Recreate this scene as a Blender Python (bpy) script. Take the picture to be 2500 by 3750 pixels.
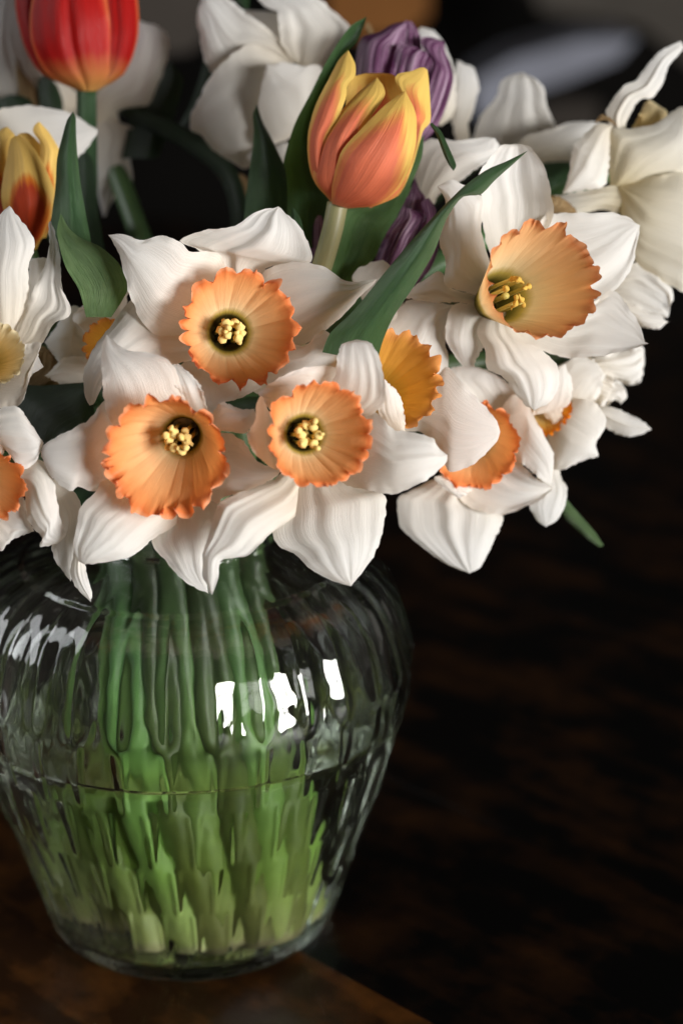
import bpy, math, random
from mathutils import Vector, Matrix, noise

# ------------------------------------------------------------------ camera, world, lights
for o in list(bpy.data.objects):
    bpy.data.objects.remove(o)
scn = bpy.context.scene
COL = scn.collection

PITCH = math.radians(19.0)
KPX = math.tan(math.radians(15.0)) / 1875.0        # photo pixel (2500 x 3750) -> tangent
FWD = Vector((0, math.cos(PITCH), -math.sin(PITCH)))
UPV = Vector((0, math.sin(PITCH), math.cos(PITCH)))
RGT = Vector((1, 0, 0))
CAM = Vector((0.0539, -0.614, 0.3665))

def P(u, v, d):
    """world point seen at photo pixel (u, v), d metres in front of the lens"""
    return CAM + d * (FWD + (u - 1250) * KPX * RGT - (v - 1875) * KPX * UPV)

cd = bpy.data.cameras.new('camera')
cd.sensor_fit = 'VERTICAL'
cd.sensor_height = 36.0
cd.sensor_width = 24.0
cd.lens = 18.0 / math.tan(math.radians(15.0))
cd.clip_start = 0.01
cd.clip_end = 50
cd.dof.use_dof = True
cd.dof.focus_distance = 0.580
cd.dof.aperture_fstop = 5.6
co = bpy.data.objects.new('camera', cd)
COL.objects.link(co)
co.matrix_world = Matrix((
    (RGT.x, UPV.x, -FWD.x, CAM.x), (RGT.y, UPV.y, -FWD.y, CAM.y),
    (RGT.z, UPV.z, -FWD.z, CAM.z), (0, 0, 0, 1)))
scn.camera = co

w = bpy.data.worlds.new('World')
scn.world = w
w.use_nodes = True
w.node_tree.nodes['Background'].inputs[0].default_value = (1.0, 0.93, 0.85, 1)
w.node_tree.nodes['Background'].inputs[1].default_value = 0.065

def area(name, loc, target, sx, sy, power, col):
    l = bpy.data.lights.new(name, 'AREA')
    l.shape = 'RECTANGLE'
    l.size = sx; l.size_y = sy; l.energy = power; l.color = col
    o = bpy.data.objects.new(name, l)
    COL.objects.link(o)
    o.location = loc
    o.rotation_euler = (Vector(target) - Vector(loc)).to_track_quat('-Z', 'Y').to_euler()
    return o

TGT = Vector((0.03, -0.03, 0.22))
def from_az(az, el, dist):
    a, e = math.radians(az), math.radians(el)
    return TGT + dist * Vector((math.sin(a) * math.cos(e), -math.cos(a) * math.cos(e), math.sin(e)))
# two sashes of one window, right of and behind the camera; a fainter window far left
WAZ, WEL = 48, 5
wc = from_az(WAZ, WEL, 2.0)
side = Vector((math.cos(math.radians(WAZ)), math.sin(math.radians(WAZ)), 0))
for sg in (-1, 1):
    for sv in (-1, 1):
        area('window_light', wc + side * 0.25 * sg + Vector((0, 0, 0.135 * sv)), TGT, 0.46, 0.245, 19, (1.0, 0.98, 0.955))
area('window_light_side', from_az(-97, 26, 2.2), TGT, 0.55, 1.9, 20, (0.96, 0.97, 1.0))

scn.view_settings.view_transform = 'Standard'
scn.view_settings.look = 'None'
scn.view_settings.exposure = 0.0
scn.view_settings.gamma = 1.0
scn.view_settings.use_curve_mapping = False
cy = scn.cycles
cy.max_bounces = 24
cy.transmission_bounces = 20
cy.transparent_max_bounces = 16
cy.diffuse_bounces = 5
cy.glossy_bounces = 8
cy.caustics_refractive = True
cy.caustics_reflective = False
cy.blur_glossy = 0.5
cy.sample_clamp_indirect = 6.0
cy.use_denoising = True
cy.use_adaptive_sampling = True
cy.adaptive_threshold = 0.015

# ------------------------------------------------------------------ node helpers
def new_mat(name):
    m = bpy.data.materials.new(name)
    m.use_nodes = True
    nt = m.node_tree
    for n in list(nt.nodes):
        nt.nodes.remove(n)
    out = nt.nodes.new('ShaderNodeOutputMaterial')
    return m, nt, out

def nd(nt, typ, **kw):
    n = nt.nodes.new(typ)
    for k, v in kw.items():
        setattr(n, k, v)
    return n

def ramp(nt, stops, interp='LINEAR'):
    r = nt.nodes.new('ShaderNodeValToRGB')
    r.color_ramp.interpolation = interp
    els = r.color_ramp.elements
    while len(els) < len(stops):
        els.new(0.5)
    for e, (p, c) in zip(els, stops):
        e.position = p
        e.color = (c[0], c[1], c[2], 1)
    return r

def mixc(nt, a, b, fac, mode='MIX'):
    n = nt.nodes.new('ShaderNodeMix')
    n.data_type = 'RGBA'
    n.blend_type = mode
    L = nt.links
    for sock, val in ((n.inputs['Factor'], fac), (n.inputs['A'], a), (n.inputs['B'], b)):
        if hasattr(val, 'is_output'):
            L.new(val, sock)
        elif isinstance(val, (int, float)):
            sock.default_value = val
        else:
            sock.default_value = (val[0], val[1], val[2], 1)
    return n.outputs['Result']

def mathn(nt, op, a, b=None, clamp=False):
    n = nt.nodes.new('ShaderNodeMath')
    n.operation = op
    n.use_clamp = clamp
    for i, val in enumerate((a, b)):
        if val is None:
            continue
        if hasattr(val, 'is_output'):
            nt.links.new(val, n.inputs[i])
        else:
            n.inputs[i].default_value = val
    return n.outputs[0]

def uv_noise(nt, sx, sy, detail=4, rough=0.55, dist=0.0):
    """noise streaks that run along a petal: uv.x across, uv.y along"""
    tc = nd(nt, 'ShaderNodeTexCoord')
    info = nd(nt, 'ShaderNodeObjectInfo')
    mp = nd(nt, 'ShaderNodeMapping')
    mp.inputs['Scale'].default_value = (sx, sy, 1)
    nt.links.new(tc.outputs['UV'], mp.inputs['Vector'])
    cb = nd(nt, 'ShaderNodeCombineXYZ')
    r = mathn(nt, 'MULTIPLY', info.outputs['Random'], 37.0)
    nt.links.new(r, cb.inputs['Z'])
    nt.links.new(cb.outputs[0], mp.inputs['Location'])
    n = nd(nt, 'ShaderNodeTexNoise')
    n.inputs['Scale'].default_value = 1.0
    n.inputs['Detail'].default_value = detail
    n.inputs['Roughness'].default_value = rough
    n.inputs['Distortion'].default_value = dist
    nt.links.new(mp.outputs[0], n.inputs['Vector'])
    return n.outputs['Fac'], tc

def leafy(nt, out, col, tcol, trans, rough, spec, bump_h=None, bump_s=0.3, bump_d=0.0003, sheen=0.0):
    pb = nd(nt, 'ShaderNodeBsdfPrincipled')
    tr = nd(nt, 'ShaderNodeBsdfTranslucent')
    mx = nd(nt, 'ShaderNodeMixShader')
    mx.inputs[0].default_value = trans
    L = nt.links
    for sock, v in ((pb.inputs['Base Color'], col), (tr.inputs['Color'], tcol)):
        if hasattr(v, 'is_output'):
            L.new(v, sock)
        else:
            sock.default_value = (v[0], v[1], v[2], 1)
    pb.inputs['Roughness'].default_value = rough
    pb.inputs['Specular IOR Level'].default_value = spec
    if sheen:
        pb.inputs['Sheen Weight'].default_value = sheen
        pb.inputs['Sheen Roughness'].default_value = 0.5
    if bump_h is not None:
        b = nd(nt, 'ShaderNodeBump')
        b.inputs['Strength'].default_value = bump_s
        b.inputs['Distance'].default_value = bump_d
        L.new(bump_h, b.inputs['Height'])
        L.new(b.outputs[0], pb.inputs['Normal'])
        L.new(b.outputs[0], tr.inputs['Normal'])
    L.new(pb.outputs[0], mx.inputs[1])
    L.new(tr.outputs[0], mx.inputs[2])
    L.new(mx.outputs[0], out.inputs['Surface'])

def split_uv(nt, tc):
    s = nd(nt, 'ShaderNodeSeparateXYZ')
    nt.links.new(tc.outputs['UV'], s.inputs[0])
    return s.outputs[0], s.outputs[1]

def petal_mat(name, base, tip, tcol, trans=0.42):
    m, nt, out = new_mat(name)
    f, tc = uv_noise(nt, 52, 0.9, 5, 0.6)
    f2, _ = uv_noise(nt, 9, 3.0, 3, 0.5)
    x, y = split_uv(nt, tc)
    r = ramp(nt, [(0.0, base), (0.42, [(a + 2 * b) / 3 for a, b in zip(base, tip)]), (0.75, tip)])
    nt.links.new(y, r.inputs[0])
    c = mixc(nt, r.outputs[0], (0.72, 0.66, 0.56), mathn(nt, 'MULTIPLY', mathn(nt, 'SUBTRACT', 0.60, f, True), 0.30))
    f3, _ = uv_noise(nt, 130, 1.6, 3, 0.6)
    f5, _ = uv_noise(nt, 95, 2.6, 4, 0.75, 0.3)
    c = mixc(nt, c, (0.66, 0.64, 0.58), mathn(nt, 'MULTIPLY', mathn(nt, 'SUBTRACT', f5, 0.50, True), 1.5))
    h = mathn(nt, 'ADD', mathn(nt, 'ADD', mathn(nt, 'MULTIPLY', f, 0.6), mathn(nt, 'MULTIPLY', f3, 0.9)), mathn(nt, 'MULTIPLY', f2, 0.35))
    leafy(nt, out, c, tcol, trans, 0.6, 0.2, h, 0.42, 0.0006, 0.0)
    return m

def corona_mat(name, stops, tcol, trans=0.44):
    m, nt, out = new_mat(name)
    f, tc = uv_noise(nt, 70, 1.2, 4, 0.6)
    g, _ = uv_noise(nt, 26, 3.5, 3, 0.5)
    x, y = split_uv(nt, tc)
    yy = mathn(nt, 'ADD', y, mathn(nt, 'MULTIPLY', mathn(nt, 'MULTIPLY', mathn(nt, 'SUBTRACT', g, 0.5), 0.3), y))
    r = ramp(nt, stops)
    nt.links.new(yy, r.inputs[0])
    hsv = nd(nt, 'ShaderNodeHueSaturation')
    nt.links.new(r.outputs[0], hsv.inputs['Color'])
    v = mathn(nt, 'ADD', mathn(nt, 'MULTIPLY', f, 0.22), 0.89)
    nt.links.new(v, hsv.inputs['Value'])
    leafy(nt, out, hsv.outputs[0], mixc(nt, hsv.outputs[0], tcol, 1.0, 'MULTIPLY'), trans, 0.5, 0.22, mathn(nt, 'ADD', f, g), 0.4, 0.0006)
    return m

M = {}
M['petal'] = petal_mat('white_petal', (0.84, 0.76, 0.62), (0.89, 0.885, 0.865), (0.95, 0.85, 0.70))
M['petal_cream'] = petal_mat('cream_petal', (0.80, 0.67, 0.38), (0.88, 0.86, 0.80), (0.92, 0.80, 0.52))
M['corona_salmon'] = corona_mat('salmon_corona', [(0.0, (0.035, 0.028, 0.006)), (0.028, (0.05, 0.04, 0.008)), (0.06, (0.42, 0.32, 0.06)), (0.13, (0.90, 0.68, 0.38)), (0.28, (0.94, 0.58, 0.29)),  # near-black first stops paint the shade of the throat tube into the olive
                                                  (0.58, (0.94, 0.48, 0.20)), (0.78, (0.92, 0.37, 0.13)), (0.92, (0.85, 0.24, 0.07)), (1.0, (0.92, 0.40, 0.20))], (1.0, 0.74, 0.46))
M['corona_apricot'] = corona_mat('apricot_corona', [(0.0, (0.06, 0.05, 0.01)), (0.04, (0.14, 0.12, 0.02)), (0.14, (0.52, 0.42, 0.10)), (0.25, (0.88, 0.74, 0.46)), (0.5, (0.95, 0.66, 0.36)),  # dark olive start also carries the shade down the trumpet's hole
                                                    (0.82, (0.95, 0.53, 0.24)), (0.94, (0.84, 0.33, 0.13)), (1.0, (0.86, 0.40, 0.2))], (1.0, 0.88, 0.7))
M['corona_yellow'] = corona_mat('golden_corona', [(0.0, (0.50, 0.34, 0.05)), (0.35, (0.84, 0.44, 0.08)), (0.75, (0.84, 0.40, 0.08)), (1.0, (0.86, 0.36, 0.12))], (1.0, 0.9, 0.6))
M['corona_orange'] = corona_mat('bright_orange_corona', [(0.0, (0.80, 0.66, 0.36)), (0.5, (0.82, 0.50, 0.12)), (0.85, (0.84, 0.26, 0.01)), (1.0, (0.86, 0.24, 0.01))], (1.0, 0.9, 0.6))
M['corona_cream'] = corona_mat('cream_corona', [(0.0, (0.50, 0.38, 0.10)), (0.4, (0.80, 0.60, 0.28)), (1.0, (0.84, 0.74, 0.50))], (1.0, 0.9, 0.7))

def tulip_mat(name, flame, mid, edge, reach=0.95, basec=(0.62, 0.40, 0.08), bh=0.1):
    m, nt, out = new_mat(name)
    f, tc = uv_noise(nt, 40, 1.0, 4, 0.6)
    g, _ = uv_noise(nt, 7, 1.5, 3, 0.5)
    x, y = split_uv(nt, tc)
    ax = mathn(nt, 'MULTIPLY', mathn(nt, 'ABSOLUTE', mathn(nt, 'SUBTRACT', x, 0.5)), 2.0)
    # a flame that is wide at the base and narrows up the middle of the petal
    k = mathn(nt, 'ADD', mathn(nt, 'POWER', ax, 2.0), mathn(nt, 'POWER', mathn(nt, 'MULTIPLY', y, 1.0 / reach), 2.6))
    k = mathn(nt, 'ADD', k, mathn(nt, 'MULTIPLY', mathn(nt, 'SUBTRACT', g, 0.5), 0.75))
    k = mathn(nt, 'ADD', k, mathn(nt, 'MULTIPLY', mathn(nt, 'SUBTRACT', f, 0.5), 0.45))
    k = mathn(nt, 'MULTIPLY', k, 0.6, True)
    r = ramp(nt, [(0.0, flame), (0.36, flame), (0.50, mid), (0.66, edge), (1.0, edge)])
    nt.links.new(k, r.inputs[0])
    cc = mixc(nt, basec, r.outputs[0], mathn(nt, 'MULTIPLY', mathn(nt, 'ADD', y, mathn(nt, 'MULTIPLY', mathn(nt, 'SUBTRACT', f, 0.5), 0.15)), 1.0 / bh, True))
    f4, _ = uv_noise(nt, 90, 1.0, 4, 0.7)
    hv = nd(nt, 'ShaderNodeHueSaturation')
    nt.links.new(cc, hv.inputs['Color'])
    nt.links.new(mathn(nt, 'ADD', 0.72, mathn(nt, 'MULTIPLY', mathn(nt, 'ADD', f, f4), 0.28)), hv.inputs['Value'])
    cc = hv.outputs[0]
    leafy(nt, out, cc, cc, 0.30, 0.46, 0.25, mathn(nt, 'ADD', f, f4), 0.45, 0.0007, 0.0)
    return m
M['tulip_orange'] = tulip_mat('orange_flamed_tulip', (0.75, 0.19, 0.095), (0.78, 0.30, 0.09), (0.84, 0.57, 0.14), 0.82, (0.70, 0.24, 0.12), 0.06)
M['tulip_yellow'] = tulip_mat('yellow_red_tulip', (0.42, 0.045, 0.01), (0.66, 0.20, 0.025), (0.82, 0.55, 0.15), 0.62)
M['tulip_red'] = tulip_mat('red_tulip', (0.38, 0.007, 0.006), (0.50, 0.025, 0.015), (0.64, 0.16, 0.05), 1.5, (0.60, 0.32, 0.09), 0.28)

m, nt, out = new_mat('purple_streaked_tulip')
f, tc = uv_noise(nt, 34, 1.2, 4, 0.7, 0.5)
g, _ = uv_noise(nt, 8, 2.0, 2, 0.5)
k = mathn(nt, 'ADD', mathn(nt, 'MULTIPLY', f, 0.75), mathn(nt, 'MULTIPLY', g, 0.35))
r = ramp(nt, [(0.43, (0.016, 0.003, 0.013)), (0.52, (0.062, 0.012, 0.050)), (0.58, (0.17, 0.055, 0.14)), (0.66, (0.52, 0.38, 0.49))])
nt.links.new(k, r.inputs[0])
leafy(nt, out, r.outputs[0], (0.32, 0.08, 0.24), 0.22, 0.4, 0.45, f, 0.5, 0.0008)
M['tulip_purple'] = m

def leaf_mat(name, dark, light, trans=0.2):
    m, nt, out = new_mat(name)
    f, tc = uv_noise(nt, 80, 1.0, 5, 0.7)
    g, _ = uv_noise(nt, 5, 6, 5, 0.65)
    r = ramp(nt, [(0.36, dark), (0.64, light)])
    nt.links.new(mathn(nt, 'ADD', mathn(nt, 'MULTIPLY', f, 0.5), mathn(nt, 'MULTIPLY', g, 0.5)), r.inputs[0])
    leafy(nt, out, r.outputs[0], (0.16, 0.30, 0.03), trans, 0.44, 0.4, f, 1.0, 0.0008)
    return m
M['leaf'] = leaf_mat('tulip_leaf', (0.022, 0.060, 0.024), (0.055, 0.125, 0.048))
M['leaf_pale'] = leaf_mat('pale_leaf', (0.085, 0.155, 0.06), (0.17, 0.26, 0.115), 0.28)
M['leaf_lit'] = leaf_mat('lit_leaf', (0.045, 0.105, 0.035), (0.10, 0.19, 0.075), 0.25)  # lighter leaf green, painting in the light that falls on the broad leaf
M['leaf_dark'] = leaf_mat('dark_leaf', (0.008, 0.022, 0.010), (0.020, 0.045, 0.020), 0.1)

m, nt, out = new_mat('flower_stem')
tc = nd(nt, 'ShaderNodeTexCoord')
info = nd(nt, 'ShaderNodeObjectInfo')
n = nd(nt, 'ShaderNodeTexNoise')
n.inputs['Scale'].default_value = 60
nt.links.new(tc.outputs['Object'], n.inputs['Vector'])
x, y = split_uv(nt, tc)
r = ramp(nt, [(0.0, (0.66, 0.60, 0.36)), (0.02, (0.46, 0.50, 0.17)), (0.16, (0.30, 0.43, 0.09)), (0.34, (0.18, 0.31, 0.075)), (0.50, (0.10, 0.19, 0.062)), (0.60, (0.06, 0.11, 0.04)), (1.0, (0.05, 0.09, 0.03))])
nt.links.new(y, r.inputs[0])
hs = nd(nt, 'ShaderNodeHueSaturation')
nt.links.new(r.outputs[0], hs.inputs['Color'])
nt.links.new(mathn(nt, 'ADD', 0.485, mathn(nt, 'MULTIPLY', info.outputs['Random'], 0.04)), hs.inputs['Hue'])
nt.links.new(mathn(nt, 'ADD', 0.22, mathn(nt, 'ADD', mathn(nt, 'MULTIPLY', info.outputs['Random'], 0.95), mathn(nt, 'MULTIPLY', n.outputs['Fac'], 0.5))), hs.inputs['Value'])
pb = nd(nt, 'ShaderNodeBsdfPrincipled')
pb.inputs['Roughness'].default_value = 0.38
pb.inputs['Specular IOR Level'].default_value = 0.45
pb.inputs['Subsurface Weight'].default_value = 0.0
nt.links.new(hs.outputs[0], pb.inputs['Base Color'])
nt.links.new(pb.outputs[0], out.inputs['Surface'])
M['stem'] = m

m, nt, out = new_mat('pale_tulip_stem')
f, tc = uv_noise(nt, 20, 3, 4)
r = ramp(nt, [(0.3, (0.26, 0.27, 0.13)), (0.7, (0.38, 0.36, 0.19))])
nt.links.new(f, r.inputs[0])
leafy(nt, out, r.outputs[0], (0.3, 0.35, 0.1), 0.1, 0.4, 0.4)
M['stem_pale'] = m

m, nt, out = new_mat('dry_spathe')
f, tc = uv_noise(nt, 22, 3, 6, 0.7, 0.5)
r = ramp(nt, [(0.3, (0.16, 0.09, 0.04)), (0.55, (0.38, 0.26, 0.13)), (0.75, (0.55, 0.42, 0.25))])
nt.links.new(f, r.inputs[0])
leafy(nt, out, r.outputs[0], (0.5, 0.34, 0.15), 0.3, 0.65, 0.15, f, 0.8, 0.001)
M['spathe'] = m

def plain(name, col, rough=0.5, spec=0.3, nscale=None, amt=0.3):
    m, nt, out = new_mat(name)
    pb = nd(nt, 'ShaderNodeBsdfPrincipled')
    pb.inputs['Roughness'].default_value = rough
    pb.inputs['Specular IOR Level'].default_value = spec
    if nscale:
        tc = nd(nt, 'ShaderNodeTexCoord')
        n = nd(nt, 'ShaderNodeTexNoise')
        n.inputs['Scale'].default_value = nscale
        n.inputs['Detail'].default_value = 5
        nt.links.new(tc.outputs['Object'], n.inputs['Vector'])
        c = mixc(nt, [a * (1 - amt) for a in col], [min(1, a * (1 + amt)) for a in col], n.outputs['Fac'])
        nt.links.new(c, pb.inputs['Base Color'])
    else:
        pb.inputs['Base Color'].default_value = (*col, 1)
    nt.links.new(pb.outputs[0], out.inputs['Surface'])
    return m
M['anther'] = plain('pale_anther', (0.84, 0.60, 0.22), 0.8, 0.05, 900, 0.3)
M['anther_dry'] = plain('dry_anther', (0.52, 0.34, 0.07), 0.7, 0.1, 900, 0.4)
M['filament'] = plain('filament', (0.50, 0.42, 0.12), 0.5, 0.2)

m, nt, out = new_mat('clear_glass')
g = nd(nt, 'ShaderNodeBsdfGlass')
g.inputs['IOR'].default_value = 1.48
g.inputs['Roughness'].default_value = 0.0
g.inputs['Color'].default_value = (0.975, 0.985, 0.975, 1)
nt.links.new(g.outputs[0], out.inputs['Surface'])
M['glass'] = m
m, nt, out = new_mat('water')
g = nd(nt, 'ShaderNodeBsdfGlass')
g.inputs['IOR'].default_value = 1.33
g.inputs['Roughness'].default_value = 0.0
g.inputs['Color'].default_value = (0.985, 1.0, 0.97, 1)
nt.links.new(g.outputs[0], out.inputs['Surface'])
M['water'] = m

def table_xy(u, v):
    d = FWD + (u - 1250) * KPX * RGT - (v - 1875) * KPX * UPV
    return CAM + d * (-CAM.z / d.z)
pd_dir = (table_xy(1594, 3750) - table_xy(1116, 3490)).normalized()
def wood_mat(name, dark, light):
    m, nt, out = new_mat(name)
    tc = nd(nt, 'ShaderNodeTexCoord')
    info = nd(nt, 'ShaderNodeObjectInfo')
    mr = nd(nt, 'ShaderNodeMapping')
    mr.inputs['Rotation'].default_value = (0, 0, -math.atan2(pd_dir[1], pd_dir[0]))
    nt.links.new(tc.outputs['Object'], mr.inputs['Vector'])
    mp = nd(nt, 'ShaderNodeMapping')
    mp.inputs['Scale'].default_value = (9, 50, 20)
    nt.links.new(mr.outputs[0], mp.inputs['Vector'])
    cb = nd(nt, 'ShaderNodeCombineXYZ')
    nt.links.new(mathn(nt, 'MULTIPLY', info.outputs['Random'], 50), cb.inputs['X'])
    nt.links.new(cb.outputs[0], mp.inputs['Location'])
    n = nd(nt, 'ShaderNodeTexNoise')
    n.inputs['Scale'].default_value = 1.0
    n.inputs['Detail'].default_value = 7
    n.inputs['Distortion'].default_value = 0.6
    nt.links.new(mp.outputs[0], n.inputs['Vector'])
    n2 = nd(nt, 'ShaderNodeTexNoise')
    n2.inputs['Scale'].default_value = 22
    n2.inputs['Detail'].default_value = 8
    n2.inputs['Roughness'].default_value = 0.65
    nt.links.new(tc.outputs['Object'], n2.inputs['Vector'])
    k = mathn(nt, 'ADD', mathn(nt, 'MULTIPLY', n.outputs['Fac'], 0.4), mathn(nt, 'MULTIPLY', n2.outputs['Fac'], 0.6))
    r = ramp(nt, [(0.47, dark), (0.70, light)])
    nt.links.new(k, r.inputs[0])
    pb = nd(nt, 'ShaderNodeBsdfPrincipled')
    nt.links.new(r.outputs[0], pb.inputs['Base Color'])
    pb.inputs['Roughness'].default_value = 0.42
    pb.inputs['Specular IOR Level'].default_value = 0.18
    b = nd(nt, 'ShaderNodeBump')
    b.inputs['Strength'].default_value = 0.4
    b.inputs['Distance'].default_value = 0.001
    nt.links.new(n.outputs['Fac'], b.inputs['Height'])
    nt.links.new(b.outputs[0], pb.inputs['Normal'])
    nt.links.new(pb.outputs[0], out.inputs['Surface'])
    return m
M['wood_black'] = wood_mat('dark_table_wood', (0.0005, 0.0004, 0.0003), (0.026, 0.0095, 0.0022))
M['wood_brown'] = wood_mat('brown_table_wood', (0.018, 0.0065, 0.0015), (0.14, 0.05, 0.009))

# ------------------------------------------------------------------ mesh helpers
def mesh_obj(name, verts, faces, mat, parent=None, uvs=None, smooth=True):
    """verts in world space; stored relative to the parent's origin"""
    root = parent
    while root is not None and root.parent is not None:
        root = root.parent
    org = root['_o'] if root is not None and '_o' in root else (0, 0, 0)
    ox, oy, oz = org
    me = bpy.data.meshes.new(name)
    me.from_pydata([(v[0] - ox, v[1] - oy, v[2] - oz) for v in verts], [], faces)
    if uvs:
        ul = me.uv_layers.new(name='UVMap')
        flat = []
        for lp in me.loops:
            flat.extend(uvs[lp.vertex_index])
        ul.data.foreach_set('uv', flat)
    if smooth:
        me.polygons.foreach_set('use_smooth', [True] * len(me.polygons))
    me.materials.append(M[mat])
    me.update()
    o = bpy.data.objects.new(name, me)
    COL.objects.link(o)
    if parent is not None:
        o.parent = parent
    return o

def thing(name, loc, label, cat, group=None):
    o = bpy.data.objects.new(name, None)
    o.empty_display_size = 0.01
    COL.objects.link(o)
    o.location = loc
    o['_o'] = [loc[0], loc[1], loc[2]]
    o['label'] = label
    o['category'] = cat
    if group:
        o['group'] = group
    return o

def tag(o, label=None, cat=None, group=None, kind=None):
    for k, v in (('label', label), ('category', cat), ('group', group), ('kind', kind)):
        if v:
            o[k] = v
    return o

def catmull(pts, n):
    """resample a polyline of tuples as a smooth curve of n points by arc length"""
    p = [Vector(q) for q in pts]
    if len(p) == 2:
        return [p[0].lerp(p[1], i / (n - 1)) for i in range(n)]
    e = [p[0] * 2 - p[1]] + p + [p[-1] * 2 - p[-2]]
    dense = []
    for i in range(1, len(e) - 2):
        p0, p1, p2, p3 = e[i - 1], e[i], e[i + 1], e[i + 2]
        for j in range(12):
            t = j / 12
            # centripetal-ish: tension lowered so sharp outline corners do not overshoot
            m1 = (p2 - p0) * 0.40
            m2 = (p3 - p1) * 0.40
            t2, t3 = t * t, t * t * t
            dense.append(p1 * (2 * t3 - 3 * t2 + 1) + m1 * (t3 - 2 * t2 + t) + p2 * (-2 * t3 + 3 * t2) + m2 * (t3 - t2))
    dense.append(p[-1])
    cum = [0.0]
    for a, b in zip(dense, dense[1:]):
        cum.append(cum[-1] + (b - a).length)
    tot = cum[-1] or 1e-9
    res, k = [], 0
    for i in range(n):
        s = tot * i / (n - 1)
        while k < len(cum) - 2 and cum[k + 1] < s:
            k += 1
        seg = cum[k + 1] - cum[k]
        res.append(dense[k].lerp(dense[k + 1], (s - cum[k]) / seg if seg > 1e-12 else 0))
    return res

# zoom frames that outlines were measured in: (x offset, y offset, scale) to photo pixels
FR = {'S': (0, 0, 1.0), '1': (350, 700, .7015), '2': (100, 1350, .6378), '3': (750, 1200, .6378), '4': (1400, 500, .7015),
      '5': (1300, 1150, .7653), '6': (0, 700, .6593), '7': (0, 0, .4464), '8': (600, 0, .4783), '9': (1050, 50, .4783), 'X': (1700, 50, .5528)}
def fr(c, pts):
    ox, oy, s = FR[c]
    return [(ox + p[0] * s, oy + p[1] * s) for p in pts]

SEED = [1]
def petal(name, parent, mat, D, c, L, R, dep=(0, 0, 0), e=(0, 0), b=0.0, keel=0.0, wave=0.4, pleat=0.25, rough=5.5, nt_=44, ns=35):
    """one petal or leaf blade: left and right margins from base to tip, dep = distance towards the
    viewer in mm at base/middle/tip, e = lift of the two margins, b = bulge of the middle"""
    SEED[0] += 1
    sd = SEED[0] * 7.31
    Lc, Rc = catmull(fr(c, L), nt_), catmull(fr(c, R), nt_)
    V, UV, F = [], [], []
    for i in range(nt_):
        t = i / (nt_ - 1)
        dq = dep[0] * (1 - t) * (1 - 2 * t) + dep[1] * 4 * t * (1 - t) + dep[2] * t * (2 * t - 1)
        env = math.sin(math.pi * min(1, 0.08 + t * 0.92)) ** 0.7
        wpx = (Rc[i] - Lc[i]).length
        for j in range(ns):
            q0 = 2 * j / (ns - 1) - 1
            q = math.copysign(1 - (1 - abs(q0)) ** 1.35, q0)
            s = (q + 1) / 2
            p = Lc[i].lerp(Rc[i], s)
            d = dq + 0.7 * b * (1 - q * q) * env
            d += 0.8 * (e[0] if q < 0 else e[1]) * q * q * env
            d += keel * math.exp(-(q / 0.12) ** 2) * env
            d += wave * 1.3 * abs(q) ** 3 * math.sin(t * 17 + sd + (2.1 if q > 0 else 0)) * env
            d += pleat * 1.75 * noise.noise(Vector((s * 5.5 + 0.6 * t, t * 0.9, sd + 3))) * math.sin(math.pi * (0.1 + 0.9 * t)) ** .6 * min(1, wpx / 120)
            d += pleat * 1.5 * (0.25 - abs(noise.noise(Vector((s * 7 + 0.5 * t, t * 1.1, sd + 8))))) * math.sin(math.pi * (0.08 + 0.9 * t)) * min(1, wpx / 120)
            d += 0.42 * min(1.5, wave) * max(0, abs(q) - .72) / .28 * math.sin(t * 44 + 5 * noise.noise(Vector((t * 6, sd, q)))) * min(1, wpx / 100)
            d += 0.6 * wave * noise.noise(Vector((s * 2.2, t * 2.6, sd))) * min(1, wpx / 100)
            jx = rough * abs(q) ** 4 * noise.noise(Vector((t * 24, q * 2, sd)))
            jy = rough * abs(q) ** 4 * noise.noise(Vector((t * 24, q * 2 + 9, sd)))
            V.append(P(p.x + jx, p.y + jy, D - d * 0.001))
            UV.append((s, t))
    for i in range(nt_ - 1):
        for j in range(ns - 1):
            a = i * ns + j
            F.append((a, a + 1, a + ns + 1, a + ns))
    return mesh_obj(name, V, F, mat, parent, UV)

def tube(name, pts, rad, mat, parent, seg=12, n=40, cap=True):
    """tapered tube through points; rad = number or function of t; uv.y runs along it"""
    c = catmull([tuple(p) for p in pts], n)
    V, F, UV = [], [], []
    prev = None
    for i, p in enumerate(c):
        tg = (c[min(i + 1, n - 1)] - c[max(i - 1, 0)]).normalized()
        if prev is None:
            a = tg.orthogonal().normalized()
        else:
            a = (prev - tg * prev.dot(tg)).normalized()
        prev = a
        bb = tg.cross(a)
        t = i / (n - 1)
        r = rad(t) if callable(rad) else rad
        for j in range(seg):
            th = 2 * math.pi * j / seg
            V.append(p + (a * math.cos(th) + bb * math.sin(th)) * r)
            UV.append((j / seg, t))
    for i in range(n - 1):
        for j in range(seg):
            F.append((i * seg + j, i * seg + (j + 1) % seg, (i + 1) * seg + (j + 1) % seg, (i + 1) * seg + j))
    if cap:
        F.append(tuple(range(seg))[::-1])
        F.append(tuple((n - 1) * seg + j for j in range(seg)))
    return mesh_obj(name, V, F, mat, parent, UV)

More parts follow.
